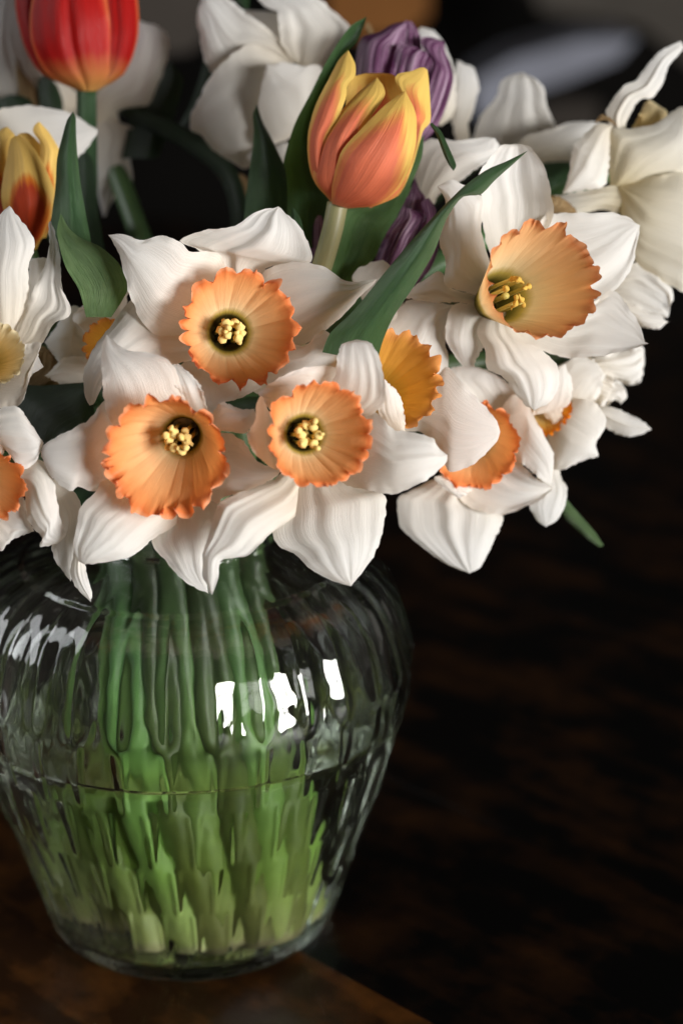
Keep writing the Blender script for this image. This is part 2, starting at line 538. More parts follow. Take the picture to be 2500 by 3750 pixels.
def corona(parent, mat, D, mouth, throat, dm, dt, R, r0, n_mix=1.0, ruf=1.0, flare=1.35, seed=0, curl=1.0, deep=14, lobes=6):
    """frilled trumpet: mouth / throat centres (photo px), their distance towards the viewer (mm), mouth and throat radius (px)"""
    Mo = P(mouth[0], mouth[1], D - dm * .001)
    T = P(throat[0], throat[1], D - dt * .001)
    view = (CAM - Mo).normalized()
    ax = (Mo - T).normalized()
    nrm = (ax * n_mix + view * (1 - n_mix)).normalized()
    a = nrm.cross(Vector((0, 0, 1))).normalized()
    bb = nrm.cross(a)
    px = KPX * D
    Rm, rm = R * px, r0 * px
    na, nr = 232, 34
    V, UV, F = [], [], []
    rng = random.Random(seed + 5)
    ph = [rng.uniform(0, 6.28) for _ in range(10)]
    def mk(n_):
        w_ = [rng.uniform(0.45, 1.6) for _ in range(n_)]
        tot, acc, br = sum(w_), 0.0, [0.0]
        for q_ in w_:
            acc += q_
            br.append(acc / tot * 2 * math.pi)
        return br
    lobes1, lobes2 = mk(15), mk(37)
    la1 = [rng.uniform(0.3, 1.6) for _ in range(15)]
    ld1 = [rng.uniform(-1.1, 1.1) for _ in range(15)]
    la2 = [rng.uniform(0.2, 1.5) for _ in range(37)]
    ld2 = [rng.uniform(-1.2, 1.2) for _ in range(37)]
    def lobe_at(br, th_):
        for q_ in range(len(br) - 1):
            if th_ < br[q_ + 1] or q_ == len(br) - 2:
                return q_, min(1, max(0, (th_ - br[q_]) / (br[q_ + 1] - br[q_])))
    for i in range(nr + 6):
        if i < 6:           # tube behind the throat
            k = i / 6
            ct = T - nrm * deep * .001 * (1 - k)
            for j in range(na):
                th = 2 * math.pi * j / na
                V.append(ct + (a * math.cos(th) + bb * math.sin(th)) * rm * (0.62 + 0.38 * k))
                UV.append((j / na * 1.0, 0.02 * k))
            continue
        t = (i - 6) / (nr - 1)
        for j in range(na):
            th = 2 * math.pi * j / na
            cx, sx = math.cos(th), math.sin(th)
            nz = noise.noise(Vector((cx * 2.2, sx * 2.2, seed * 3.1)))
            n3 = noise.noise(Vector((cx * 6.5, sx * 6.5, seed * 3.1 + 20)))
            n5 = noise.noise(Vector((cx * 13, sx * 13, seed * 3.1 + 40)))
            rim = max(0.0, (t - 0.45) / 0.55)
            rad = rm + (Rm - rm) * (t ** flare)
            # pleats that open into irregular rounded frills at the rim
            k1, x1 = lobe_at(lobes1, th)
            k2, x2 = lobe_at(lobes2, th)
            a1, d1 = la1[k1], ld1[k1]
            a2, d2 = la2[k2], ld2[k2]
            s1 = math.sin(math.pi * x1)
            s2 = math.sin(math.pi * x2)
            lift = ruf * Rm * (0.17 * d1 * s1 * rim ** 2.0 + 0.075 * d2 * s2 * rim ** 4 + 0.10 * n3 * rim ** 2 + 0.05 * nz * t - 0.05 * (1 - s1 ** .5) * math.sin(math.pi * min(1, t * 1.1)))
            rad *= 1 + ruf * (rim ** 3 * (0.16 * a1 * (s1 ** .7 - .75) + 0.05 * n3) + rim ** 6 * (0.040 * a2 * (s2 ** .7 - .75) + 0.03 * n5)) + 0.03 * nz * t
            th2 = th + ruf * rim ** 3 * (0.05 * d1 * math.cos(math.pi * x1) + 0.03 * d2 * math.cos(math.pi * x2))
            fr1 = d1 * s1
            cx, sx = math.cos(th2), math.sin(th2)
            back = curl * Rm * (0.10 + 0.14 * fr1) * max(0, (t - 0.80) / 0.20) ** 2
            ct = T.lerp(Mo, t ** 0.9)
            V.append(ct + (a * cx + bb * sx) * rad + nrm * (lift - back))
            UV.append((j / na, 0.03 + 0.97 * t))
    rows = nr + 6
    for i in range(rows - 1):
        for j in range(na):
            F.append((i * na + j, i * na + (j + 1) % na, (i + 1) * na + (j + 1) % na, (i + 1) * na + j))
    F.append(tuple(range(na)))
    o = mesh_obj('corona', V, F, mat, parent, UV)
    return o, T, nrm, a, bb, rm

def stamens(parent, T, nrm, a, bb, rm, seed, lean=(0, 0), dry=False, n=6, out=0.006, size=1.0):
    rng = random.Random(seed)
    for k in range(n):
        th = 2 * math.pi * k / n + rng.uniform(-.3, .3)
        rr = rm * (0.56 if not dry else 0.6)
        basep = T - nrm * 0.010 + (a * math.cos(th) + bb * math.sin(th)) * rm * 0.55
        tip = T + nrm * (out + rng.uniform(-.0012, .0018)) + (a * (math.cos(th) * rr + lean[0]) + bb * (math.sin(th) * rr + lean[1]))
        mid = (basep + tip) / 2 + (a * math.cos(th) + bb * math.sin(th)) * rm * .06
        st = tube('stamen', [basep, mid, tip], 0.00062 * size, 'filament', parent, 7, 8)
        # a lumpy anther on its tip
        d = (nrm + (a * rng.uniform(-1, 1) + bb * rng.uniform(-1, 1)) * (1.1 if not dry else 1.2)).normalized()
        ln = 0.0062 * size if not dry else 0.0068
        q = [tip - d * ln * .4, tip + a * rng.uniform(-.0006, .0006), tip + d * ln * .6]
        s2 = rng.uniform(0, 9)
        wr = (0.00120 if not dry else 0.00075) * size
        tube('anther', q, lambda t: wr * (math.sin(math.pi * (0.06 + 0.88 * t)) ** .6) * (1 + .45 * math.sin(t * 13 + s2)), 'anther' if not dry else 'anther_dry', st, 9, 12)
        an = st.children[-1] if st.children else None
        if an is not None:
            for vv in an.data.vertices:
                nn = noise.noise_vector(vv.co * 900 + Vector((k * 3.0, seed, 0)))
                vv.co += nn * 0.00035 * size
    q = [T - nrm * 0.010, T + nrm * (out * 0.55) + a * lean[0] + bb * lean[1]]
    sp = tube('pistil', q, lambda t: (0.0008 if t < .9 else 0.0011) * size, 'filament', parent, 8, 14)

# ------------------------------------------------------------------ the vase
def z_on_axis(vD):
    """height on the vase axis seen at row vD of the 1568-wide print"""
    q = (vD * 2500 / 1568 - 1875) * KPX
    t = -CAM.y / (math.cos(PITCH) - q * math.sin(PITCH))
    return CAM.z - t * (math.sin(PITCH) + q * math.cos(PITCH)), t
PROF = [(2095, 285), (2085, 308), (2063, 325), (1960, 365), (1857, 406), (1755, 447), (1693, 468), (1626, 492), (1560, 511), (1500, 517),
        (1435, 506), (1370, 486), (1325, 458), (1293, 420), (1268, 366), (1252, 306), (1242, 256), (1235, 228), (1229, 213), (1224, 217), (1219, 221), (1213, 221), (1208, 215), (1203, 207), (1190, 206), (1175, 210), (1158, 220), (1146, 229)]
prof = []
for v_, r_ in PROF:
    z, t = z_on_axis(v_)
    prof.append((max(0.0, z), r_ * 2500 / 1568 * KPX * t))
prof[0] = (0.0, prof[0][1])
prof_s = catmull([(r, z) for z, r in prof], 190)
VOFF = P(711, 3340, 0.7)
VOFF = Vector((0.0, 0.0, 0.0))
Z_RIB_END = z_on_axis(1492)[0]
ROWS = [(z_on_axis(1500)[0], z_on_axis(1648)[0], 0.0), (z_on_axis(1640)[0], z_on_axis(1785)[0], 0.5), (z_on_axis(1780)[0], z_on_axis(1905)[0], 0.0), (z_on_axis(1895)[0], z_on_axis(2010)[0], 0.5)]
Z_NECK = z_on_axis(1232)[0]
NRIB = 32
Z_MAX = z_on_axis(1460)[0]
def sstep(a, b, x):
    t = min(1, max(0, (x - a) / (b - a)))
    return t * t * (3 - 2 * t)
def relief(th, z):
    f = th * NRIB / (2 * math.pi)
    c = abs(((f + 0.5) % 1) - 0.5) * 2          # 0 on a rib, 1 between
    h = 0.0
    if z > Z_RIB_END - 0.004:
        up = sstep(Z_RIB_END - 0.003 + 0.005 * (c ** 2), Z_RIB_END + 0.004 + 0.005 * (c ** 2), z) * (1 - sstep(Z_NECK - 0.003, Z_NECK + 0.001, z)) * (1.0 if z < Z_MAX else 0.6 + 0.4 * max(0, (Z_NECK - z) / (Z_NECK - Z_MAX)))
        h += up * (0.0017 * (1 - math.sqrt(c * c + 0.004)) ** 2 - 0.0005)
    for zt, zb, of in ROWS:
        if zb - .004 < z < zt + .004:
            g = abs(((f + of + 0.5) % 1) - 0.5) * 2
            u = (z - zb) / (zt - zb)
            wd = 0.16 + 0.30 * max(0, min(1, u))
            v = sstep(-0.03, 0.12, u) * (1 - sstep(0.90, 1.02, u))
            h -= 0.00055 * v * (1 - sstep(wd * .3, wd, g))
    return h

V, F = [], []
NA = NRIB * 18
outer = [(p.x, p.y) for p in prof_s]
inner = []
WALL = 0.0034
for i in range(len(prof_s)):
    a, b_ = prof_s[max(0, i - 1)], prof_s[min(len(prof_s) - 1, i + 1)]
    tg = (b_ - a).normalized()
    nx, nz = tg.y, -tg.x         # outward normal of the profile
    p = prof_s[i]
    w_ = WALL * (0.75 if i > 150 else 1.0)
    inner.append((max(0.001, p.x - nx * w_), p.y - nz * w_))
inner = [q for q in inner if q[1] > 0.0090]
def ring(r, z, rel):
    for j in range(NA):
        th = 2 * math.pi * (j + 0.0) / NA
        rr = r + ((relief(th + math.pi / 2, z) + 0.00035 * noise.noise(Vector((math.cos(th) * 5, math.sin(th) * 5, z * 45))) + 0.00016 * noise.noise(Vector((math.cos(th) * 22, math.sin(th) * 22, z * 160)))) if rel else 0)
        V.append((rr * math.cos(th), rr * math.sin(th), z))
rows = []
rows.append((0.006, 0.0016, False)); rows.append((outer[0][0] * .8, 0.0012, False))
rows += [(r, z + 0.0004, True) for r, z in outer]
rt, zt = outer[-1]
rows.append((rt - 0.0012, zt + 0.0012, False))
rows += [(r, z, False) for r, z in inner[::-1]]
rows.append((inner[0][0] * .9, 0.0078, False)); rows.append((inner[0][0] * .5, 0.0074, False)); rows.append((0.004, 0.0074, False))
for r, z, rel in rows:
    ring(r, z, rel)
for i in range(len(rows) - 1):
    for j in range(NA):
        F.append((i * NA + j, i * NA + (j + 1) % NA, (i + 1) * NA + (j + 1) % NA, (i + 1) * NA + j))
F.append(tuple(range(NA))[::-1])
F.append(tuple((len(rows) - 1) * NA + j for j in range(NA)))
vase = mesh_obj('glass_vase', V, F, 'glass')
tag(vase, 'round clear glass vase with fluted shoulder and pressed notches, on the table', 'vase')

# water: wall follows the inside of the glass, slightly sunk into it
def inner_r(z):
    for a, b_ in zip(inner, inner[1:]):
        if a[1] <= z <= b_[1]:
            return a[0] + (b_[0] - a[0]) * (z - a[1]) / max(1e-9, b_[1] - a[1])
    return inner[0][0]
def v_of(p):
    q = Vector(p) - CAM
    return 1875 - q.dot(UPV) / q.dot(FWD) / KPX
lo, hi = 0.01, 0.10
for _ in range(40):
    mz = (lo + hi) / 2
    if v_of((0, -inner_r(mz), mz)) > 2915:
        lo = mz
    else:
        hi = mz
ZW = lo
V, F = [], []
wr = [(0.004, 0.0070), (inner[0][0] * .9, 0.0074)] + [(r + 0.0003, z) for r, z in inner if z < ZW - 0.0015]
rw = inner_r(ZW)
wr += [(rw + 0.0003, ZW + 0.0026), (rw - 0.0004, ZW + 0.0015), (rw - 0.0012, ZW + 0.0005), (rw - 0.0026, ZW + 0.0001), (rw - 0.004, ZW), (0.004, ZW)]
NW = 128
for r, z in wr:
    for j in range(NW):
        th = 2 * math.pi * j / NW
        V.append((r * math.cos(th), r * math.sin(th), z))
for i in range(len(wr) - 1):
    for j in range(NW):
        F.append((i * NW + j, i * NW + (j + 1) % NW, (i + 1) * NW + (j + 1) % NW, (i + 1) * NW + j))
F.append(tuple(range(NW))[::-1])
F.append(tuple((len(wr) - 1) * NW + j for j in range(NW)))
wat = mesh_obj('water', V, F, 'water')
tag(wat, 'clear water filling the lower half of the glass vase', 'water', kind='stuff')

# ------------------------------------------------------------------ the table (planks) and what lies beyond
def on_table(u, v, z=0.0):
    d = FWD + (u - 1250) * KPX * RGT - (v - 1875) * KPX * UPV
    return CAM + d * ((z - CAM.z) / d.z)
e0, e1 = on_table(1116, 3490), on_table(1594, 3750)
pd = (e1 - e0).normalized()             # planks run along this seam
pn = Vector((-pd.y, pd.x, 0))
if pn.y < 0:
    pn = -pn
table = thing('wooden_table', (0, 0, 0), 'dark brown plank table under the vase, its planks beyond the seam nearly black', 'table')
table['kind'] = 'thing'
off0 = e0.dot(pn)
wl0 = (on_table(1950, 3077)).dot(pn) - off0
widths = [wl0, 0.20, 0.17, 0.22, 0.19]
def plank(o0, o1, mat, k):
    g = 0.0
    lo_, hi_ = o0 + g, o1 - g
    A, B = -1.1, 1.2
    pts = []
    bv = 0.0001
    sec = [(lo_, -0.03), (lo_, -bv), (lo_ + bv, 0.0), (hi_ - bv, 0.0), (hi_, -bv), (hi_, -0.03)]
    vs = [pd * s + pn * o + Vector((0, 0, z - 0.0004)) for s in (A, B) for o, z in sec]
    n_ = len(sec)
    fs = [(i, (i + 1) % n_, n_ + (i + 1) % n_, n_ + i) for i in range(n_)] + [tuple(range(n_))[::-1], tuple(range(n_, 2 * n_))]
    me_o = mesh_obj('plank', vs, fs, mat, table, None, False)
    return me_o
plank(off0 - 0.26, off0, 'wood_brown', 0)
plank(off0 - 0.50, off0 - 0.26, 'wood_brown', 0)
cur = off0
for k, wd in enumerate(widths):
    plank(cur, cur + wd, 'wood_black', k + 1)  # near-black wood on every plank beyond the seam
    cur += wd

# soft shapes at the far side of the room behind the flowers
def slab(name, corners, thick, mat, label, cat):
    """box on four world corners (in order), extruded downwards"""
    c = [Vector(q) for q in corners]
    vs = c + [q - Vector((0, 0, thick)) for q in c]
    fs = [(0, 1, 2, 3), (7, 6, 5, 4)] + [(i, i + 4, (i + 1) % 4 + 4, (i + 1) % 4) for i in range(4)]
    return tag(mesh_obj(name, vs, fs, mat, None, None, False), label, cat)
M['paper'] = plain('pale_paper', (0.26, 0.27, 0.32), 0.6, 0.2, 8, 0.3)
M['grey_cloth'] = plain('grey_cloth', (0.085, 0.075, 0.064), 0.8, 0.1, 6, 0.4)
M['grey_curtain'] = plain('grey_curtain', (0.045, 0.038, 0.032), 0.8, 0.1, 14, 0.5)
M['brown_wood_far'] = plain('warm_brown_wood', (0.22, 0.085, 0.018), 0.6, 0.2, 10, 0.3)
M['wall_dark'] = plain('dark_wall', (0.010, 0.009, 0.008), 0.8, 0.1, 3, 0.4)
def far_thing(name, outline, d, thick, mat, label, cat):
    """a solid of the given outline standing far behind the bouquet, facing the table"""
    f_ = [P(u, v, d) for u, v in outline]
    bk = [q + Vector((0, thick, 0)) for q in f_]
    n_ = len(f_)
    fs = [tuple(range(n_)), tuple(range(2 * n_ - 1, n_ - 1, -1))] + [(i, n_ + i, n_ + (i + 1) % n_, (i + 1) % n_) for i in range(n_)]
    return tag(mesh_obj(name, f_ + bk, fs, mat, None, None, False), label, cat)
wl = mesh_obj('wall', [(-4, 3.6, -1.5), (4, 3.6, -1.5), (4, 3.6, 3), (-4, 3.6, 3)], [(0, 1, 2, 3)], 'wall_dark', None, None, False)
tag(wl, 'dark wall far behind the flowers', 'wall', kind='structure')
fl = mesh_obj('floor', [(-4, -2, -0.75), (4, -2, -0.75), (4, 3.6, -0.75), (-4, 3.6, -0.75)], [(0, 1, 2, 3)], 'wall_dark', None, None, False)
tag(fl, 'dark floor below the table', 'floor', kind='structure')
far_thing('chair_back', [(1200, 140), (1190, -400), (1600, -400), (1570, 60), (1480, 130)], 2.3, 0.04, 'brown_wood_far', 'blurred warm brown wooden chair back behind the purple tulip', 'chair')
far_thing('sofa', [(1790, -400), (2900, -400), (2900, 330), (2560, 260), (2330, 90), (1980, 40)], 2.7, 0.3, 'grey_cloth', 'blurred dark grey sofa at the upper right', 'sofa')
far_thing('folded_blanket', [(1745, 420), (1740, 300), (1880, 215), (2120, 150), (2330, 140), (2260, 220), (2060, 300), (1900, 350), (1830, 460)], 2.4, 0.2, 'paper', 'blurred pale bluish folded blanket at the upper right', 'blanket')
far_thing('pillow', [(1960, 500), (1970, 400), (2040, 370), (2200, 380), (2180, 480), (2080, 520)], 2.35, 0.1, 'grey_curtain', 'blurred small grey pillow below the pale blanket', 'pillow')
far_thing('curtain', [(470, 210), (480, -300), (760, -300), (770, 120), (700, 190)], 1.6, 0.03, 'grey_curtain', 'blurred grey brown curtain right of the red tulip', 'curtain')

# ------------------------------------------------------------------ stems
rng_s = random.Random(11)
NECK_R = 0.026
ZN = z_on_axis(1190)[0]
stem_slots = []
def stem_for(parent, head, back, k, r=0.0043, mat='stem', spread=None, front=None):
    """a stem from under the flower head over the vase rim, through the neck and down into the water"""
    if front is None:
        # stems of the flowers fill the middle and back of the bundle
        ang = math.radians(rng_s.uniform(5, 175))
        nr_ = NECK_R * math.sqrt(rng_s.uniform(0.05, 1.0))
        n_ = Vector((nr_ * math.cos(ang), nr_ * math.sin(ang) - 0.004, ZN + 0.004))
        tw = ang + math.radians(rng_s.uniform(60, 140))
        rb = 0.038 * math.sqrt(rng_s.uniform(0.2, 1.0))
        b_ = Vector((rb * math.cos(tw), rb * math.sin(tw) + 0.004, 0.0100 + rng_s.uniform(0, 0.006)))
        midw = n_.lerp(b_, 0.5)
        midw += Vector((midw.x, midw.y, 0)) * 0.5
    else:
        # the front of the bundle leans down to the right
        x0 = -0.0262 + 0.050 * front
        y0 = -math.sqrt(max(1e-6, 0.0262 ** 2 - x0 * x0)) * (0.92 if k % 2 else 0.35)
        x1 = x0 + 0.024 - 0.010 * front + rng_s.uniform(-.003, .003)
        n_ = Vector((x0, y0, ZN + 0.004))
        b_ = Vector((x1, -0.030 if k % 2 else -0.012, 0.0105 + rng_s.uniform(0, 0.004)))
        if b_.xy.length > 0.040:
            b_.xy *= 0.040 / b_.xy.length
        midw = n_.lerp(b_, 0.55) + Vector((-0.007 + 0.012 * front, -0.012, 0))
    over = n_ + Vector((0, 0, 0.028)) + (head - n_) * 0.18
    pts = [b_, midw, n_, over, head + back * 0.55, head]
    pts = [tuple(q) for q in pts]
    return tube('stem', pts, lambda t: r * (1.12 - 0.25 * t), mat, parent, 14, 60)

# ------------------------------------------------------------------ daffodils
GD = 'daffodils in the bouquet'
def daffodil(D, centre, label, ppetals, mat='petal', back=None, stem=True, ang=None, group=GD, base_d=None):
    c = P(centre[0], centre[1], D)
    t = thing('daffodil', c, label, 'daffodil', group)
    for pp in ppetals:
        kw = dict(pp[3]) if len(pp) > 3 else {}
        m_ = kw.pop('mat', mat)
        DD = D + kw.pop('dD', 0)
        if base_d is not None:
            dp = kw.get('dep', (0, 0, 0))
            kw['dep'] = (min(dp[0], base_d), dp[1], dp[2])
        petal('petal', t, m_, DD, pp[0], pp[1], pp[2], **kw)
    if stem:
        bk = back if back is not None else Vector((0, 0.03, 0.0))
        stem_for(t, P(centre[0], centre[1], D + 0.014), bk, 0, spread=ang)
    return t

# A: upper centre, big round orange cup
A = daffodil(0.585, (860, 1215), 'white daffodil with wide round orange cup, topmost of the front cluster', [
    ('1', [(600, 800), (300, 740), (190, 570), (130, 350), (68, 228)], [(680, 600), (660, 340), (500, 315), (440, 265), (330, 228), (245, 258), (150, 222), (68, 228)], dict(dep=(-4, 6, 8), e=(-3, 3), b=3, wave=.8, pleat=.6)),
    ('1', [(680, 600), (560, 330), (440, 262), (560, 205), (730, 182), (830, 110), (955, 80)], [(880, 600), (880, 410), (1060, 385), (1122, 372), (1128, 320), (1070, 190), (955, 80)], dict(dep=(-9, -5, -4), e=(2, -2), b=2, keel=1.6, pleat=.7)),
    ('1', [(780, 620), (890, 410), (1050, 370), (1180, 390), (1315, 470), (1480, 455)], [(850, 800), (1060, 810), (1190, 735), (1300, 640), (1400, 530), (1480, 455)], dict(dep=(-6, -2, -1), e=(2, -5), b=3, keel=.8, pleat=.6)),
    ('1', [(850, 750), (1080, 805), (1150, 750), (1205, 728), (1285, 820)], [(760, 930), (850, 1060), (1000, 1000), (1150, 970), (1250, 960), (1285, 820)], dict(dep=(-9, -6, -4), e=(0, 2), b=3)),
    ('1', [(560, 820), (430, 930), (490, 1060), (580, 1160), (640, 1210)], [(880, 880), (870, 1010), (770, 1075), (660, 1115), (640, 1210)], dict(dep=(-5, -2, 1), b=2, e=(2, 2))),
    ('1', [(600, 680), (300, 620), (195, 560), (60, 730), (0, 800), (-62, 950), (-50, 1080), (-30, 1119)], [(620, 850), (350, 920), (150, 950), (50, 1000), (0, 1100), (-30, 1119)], dict(dep=(-7, -1, -4), e=(-3, 2), b=4, wave=.8, pleat=.5)),
], base_d=-17)
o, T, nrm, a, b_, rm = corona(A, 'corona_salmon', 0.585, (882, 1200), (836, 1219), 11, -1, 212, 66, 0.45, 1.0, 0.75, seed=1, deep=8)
stamens(A, T, nrm, a, b_, rm, 3, out=0.0075, size=0.95)

# B: lower left, trumpet pointing down-left
B = daffodil(0.565, (642, 1625), 'white daffodil with deep orange cup nodding left, lower left of the front cluster', [
    ('2', [(760, 350), (490, 320), (440, 160), (430, 0), (428, -120), (458, -194)], [(960, 350), (1040, 290), (960, 190), (880, 90), (865, 36), (810, -52), (700, -88), (560, -112), (458, -194)], dict(dep=(-6, 3, -2), e=(-2, 4), b=3, wave=.7)),
    ('2', [(900, 360), (850, 110), (825, -10), (868, -28)], [(1020, 360), (1050, 300), (1010, 130), (960, 50), (868, -28)], dict(dep=(-4, 1, -4), b=2, wave=1.2, pleat=.6)),
    ('2', [(930, 380), (1030, 310), (1110, 195), (1220, 230), (1305, 232)], [(960, 430), (1100, 360), (1250, 370), (1312, 300), (1305, 232)], dict(dep=(-6, 1, 3), b=2)),
    ('2', [(960, 370), (1150, 368), (1240, 420), (1320, 530), (1400, 560), (1458, 588)], [(960, 600), (1080, 775), (1130, 742), (1270, 700), (1400, 640), (1458, 588)], dict(dep=(-7, -2, 4), e=(3, 1), b=-2, wave=.6)),
    ('2', [(800, 650), (715, 980), (790, 1100), (880, 1200), (960, 1255), (1040, 1290)], [(1000, 600), (1100, 800), (1085, 950), (1040, 1100), (1030, 1200), (1040, 1290)], dict(dep=(-9, -6, -3), e=(2, 0), b=2, pleat=.4)),
    ('2', [(700, 560), (470, 590), (390, 710), (310, 790), (285, 900), (265, 1010), (290, 1100), (330, 1125)], [(860, 700), (870, 875), (720, 980), (640, 1050), (580, 1085), (450, 1112), (330, 1125)], dict(dep=(-7, 2, 4), e=(-2, -3), b=3, pleat=.8)),
    ('2', [(720, 400), (500, 200), (440, 185), (360, 290), (230, 360), (100, 430), (80, 500)], [(700, 560), (410, 700), (300, 678), (250, 702), (140, 620), (80, 500)], dict(dep=(-7, 0, 0), e=(0, -2), b=3)),
], base_d=-17)
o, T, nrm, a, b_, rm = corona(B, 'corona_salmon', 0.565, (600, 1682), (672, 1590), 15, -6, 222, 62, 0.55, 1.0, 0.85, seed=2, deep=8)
stamens(B, T, nrm, a, b_, rm, 7, lean=(0.0, 0.0), out=0.012, size=0.95)

# C: lower right of the front cluster
C = daffodil(0.560, (1130, 1592), 'white daffodil with round orange cup, lowest of the front cluster, long pointed petal below', [
    ('3', [(600, 500), (735, 300), (760, 180), (785, 95), (860, 70)], [(780, 560), (960, 492), (1030, 430), (1030, 300), (1000, 170), (950, 85), (860, 70)], dict(dep=(-6, 1, -3), e=(0, 4), b=3, pleat=.5)),
    ('3', [(520, 520), (390, 480), (330, 420), (308, 370)], [(640, 480), (740, 320), (755, 230), (600, 225), (480, 260), (360, 330), (308, 370)], dict(dep=(-9, -4, -2), b=2, e=(1, 3))),
    ('3', [(520, 580), (370, 480), (330, 390), (300, 430), (285, 540), (238, 612)], [(520, 720), (440, 822), (330, 762), (262, 690), (238, 612)], dict(dep=(-6, 1, 4), b=-2, e=(2, 2))),
    ('3', [(700, 500), (940, 484), (1000, 500), (1080, 585), (1150, 592), (1300, 632), (1345, 690), (1392, 730)], [(680, 800), (800, 900), (960, 940), (1080, 955), (1180, 920), (1290, 860), (1370, 792), (1392, 730)], dict(dep=(-7, 3, 2), e=(-3, -1), b=4, keel=1.0, pleat=.5, wave=.7)),
    ('3', [(520, 780), (440, 950), (388, 1170), (430, 1260), (520, 1302), (600, 1380), (720, 1450), (840, 1485)], [(780, 780), (900, 920), (1028, 955), (1040, 1030), (1020, 1170), (980, 1290), (900, 1410), (840, 1485)], dict(dep=(-9, -3, -4), e=(-1, -3), b=3, keel=.8, pleat=.7)),
    ('3', [(500, 760), (400, 870), (300, 900), (110, 985), (70, 1030), (20, 1200), (-10, 1300), (-10, 1430), (41, 1535)], [(620, 850), (545, 1050), (520, 1080), (370, 1190), (270, 1292), (230, 1315), (95, 1335), (80, 1430), (41, 1535)], dict(dep=(-7, 2, 6), e=(-3, 1), b=3, pleat=.6, wave=.8)),
], base_d=-17)
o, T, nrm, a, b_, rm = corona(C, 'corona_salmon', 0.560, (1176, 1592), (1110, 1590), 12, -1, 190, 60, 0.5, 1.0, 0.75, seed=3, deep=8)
stamens(C, T, nrm, a, b_, rm, 12, out=0.0075, size=0.9)

# D: right, apricot trumpet opening to the right
Dd = daffodil(0.600, (1790, 1095), 'white daffodil with large apricot trumpet facing right, right of the long leaf', [
    ('4', [(600, 800), (555, 600), (505, 400), (520, 320), (500, 200), (560, 110), (620, 48), (700, 38)], [(700, 750), (885, 440), (878, 300), (860, 200), (820, 110), (760, 50), (700, 38)], dict(dep=(-4, -6, -2), e=(2, 3), b=-4, pleat=.8)),
    ('4', [(540, 840), (350, 790), (320, 750), (330, 650), (295, 540), (330, 420), (325, 330), (285, 258)], [(580, 780), (562, 660), (520, 520), (515, 400), (525, 330), (470, 280), (400, 240), (355, 225), (285, 258)], dict(dep=(-2, 4, 4), b=3, e=(-2, 0), pleat=.5)),
    ('4', [(540, 840), (360, 790), (300, 700), (200, 760), (130, 800), (60, 830)], [(540, 890), (400, 865), (300, 868), (130, 845), (60, 830)], dict(dep=(-3, 0, -2), b=2)),
    ('4', [(550, 880), (400, 870), (350, 900), (325, 1050), (380, 1150), (430, 1208), (480, 1200)], [(580, 920), (520, 990), (530, 1090), (490, 1160), (480, 1200)], dict(dep=(-3, -2, -5), b=2, e=(0, -3))),
    ('4', [(545, 900), (490, 1020), (530, 1100), (545, 1210), (620, 1250), (680, 1320), (740, 1400), (790, 1428)], [(640, 900), (740, 1050), (850, 1130), (910, 1200), (920, 1290), (880, 1380), (790, 1428)], dict(dep=(-2, 5, 2), e=(-2, -3), b=3, pleat=.7)),
    ('4', [(700, 850), (1050, 880), (1200, 800), (1290, 905), (1340, 980), (1365, 1065), (1388, 1080)], [(600, 920), (740, 1070), (900, 1142), (1000, 1156), (1130, 1146), (1280, 1116), (1388, 1080)], dict(dep=(-5, -4, -2), e=(-2, 3), b=-3, pleat=.5)),
    ('4', [(640, 760), (820, 440), (900, 402), (1050, 398), (1180, 395), (1280, 420), (1338, 462)], [(700, 880), (1050, 900), (1200, 810), (1290, 700), (1325, 580), (1338, 462)], dict(dep=(-6, -6, -6), e=(2, -1), b=2, pleat=.9)),
])
o, T, nrm, a, b_, rm = corona(Dd, 'corona_apricot', 0.600, (1992, 1022), (1812, 1100), 32, 2, 206, 74, 0.80, 0.8, 0.95, seed=4, deep=10, curl=.6)
stamens(Dd, T, nrm, a, b_, rm, 21, dry=True, out=0.017)

# E: golden cup half hidden behind C
E = daffodil(0.603, (1400, 1420), 'daffodil with golden cup half hidden behind the front cluster and long leaf', [
    ('4', [(-60, 1250), (-30, 1000), (50, 930), (140, 852), (250, 860), (365, 880)], [(50, 1350), (250, 1250), (310, 1280), (345, 1180), (325, 1060), (365, 880)], dict(dep=(-6, -5, -4), b=3, pleat=.4)),
    ('5', [(150, 420), (380, 300), (440, 252), (520, 340), (600, 420), (670, 500), (692, 562)], [(150, 600), (300, 560), (400, 660), (450, 755), (560, 722), (640, 650), (680, 605), (692, 562)], dict(dep=(-6, 3, 6), e=(2, -2), b=4, pleat=.2)),
    ('3', [(1060, 600), (990, 480), (1000, 380), (1030, 300)], [(1150, 620), (1145, 500), (1125, 405), (1085, 345), (1030, 300)], dict(dep=(20, 30, 34), b=2, e=(0, -2), wave=.8)),
    ('1', [(1600, 900), (1340, 470), (1430, 375), (1500, 360)], [(1680, 850), (1565, 450), (1535, 385), (1500, 360)], dict(dep=(-8, -6, -5), b=3)),
    ('3', [(900, 300), (700, 500), (800, 700)], [(1100, 500), (1000, 700), (800, 700)], dict(dep=(-6, -4, -4), b=2)),
])
o, T, nrm, a, b_, rm = corona(E, 'corona_yellow', 0.603, (1445, 1388), (1370, 1450), 20, 0, 178, 60, 0.6, 1.0, 0.9, seed=5)

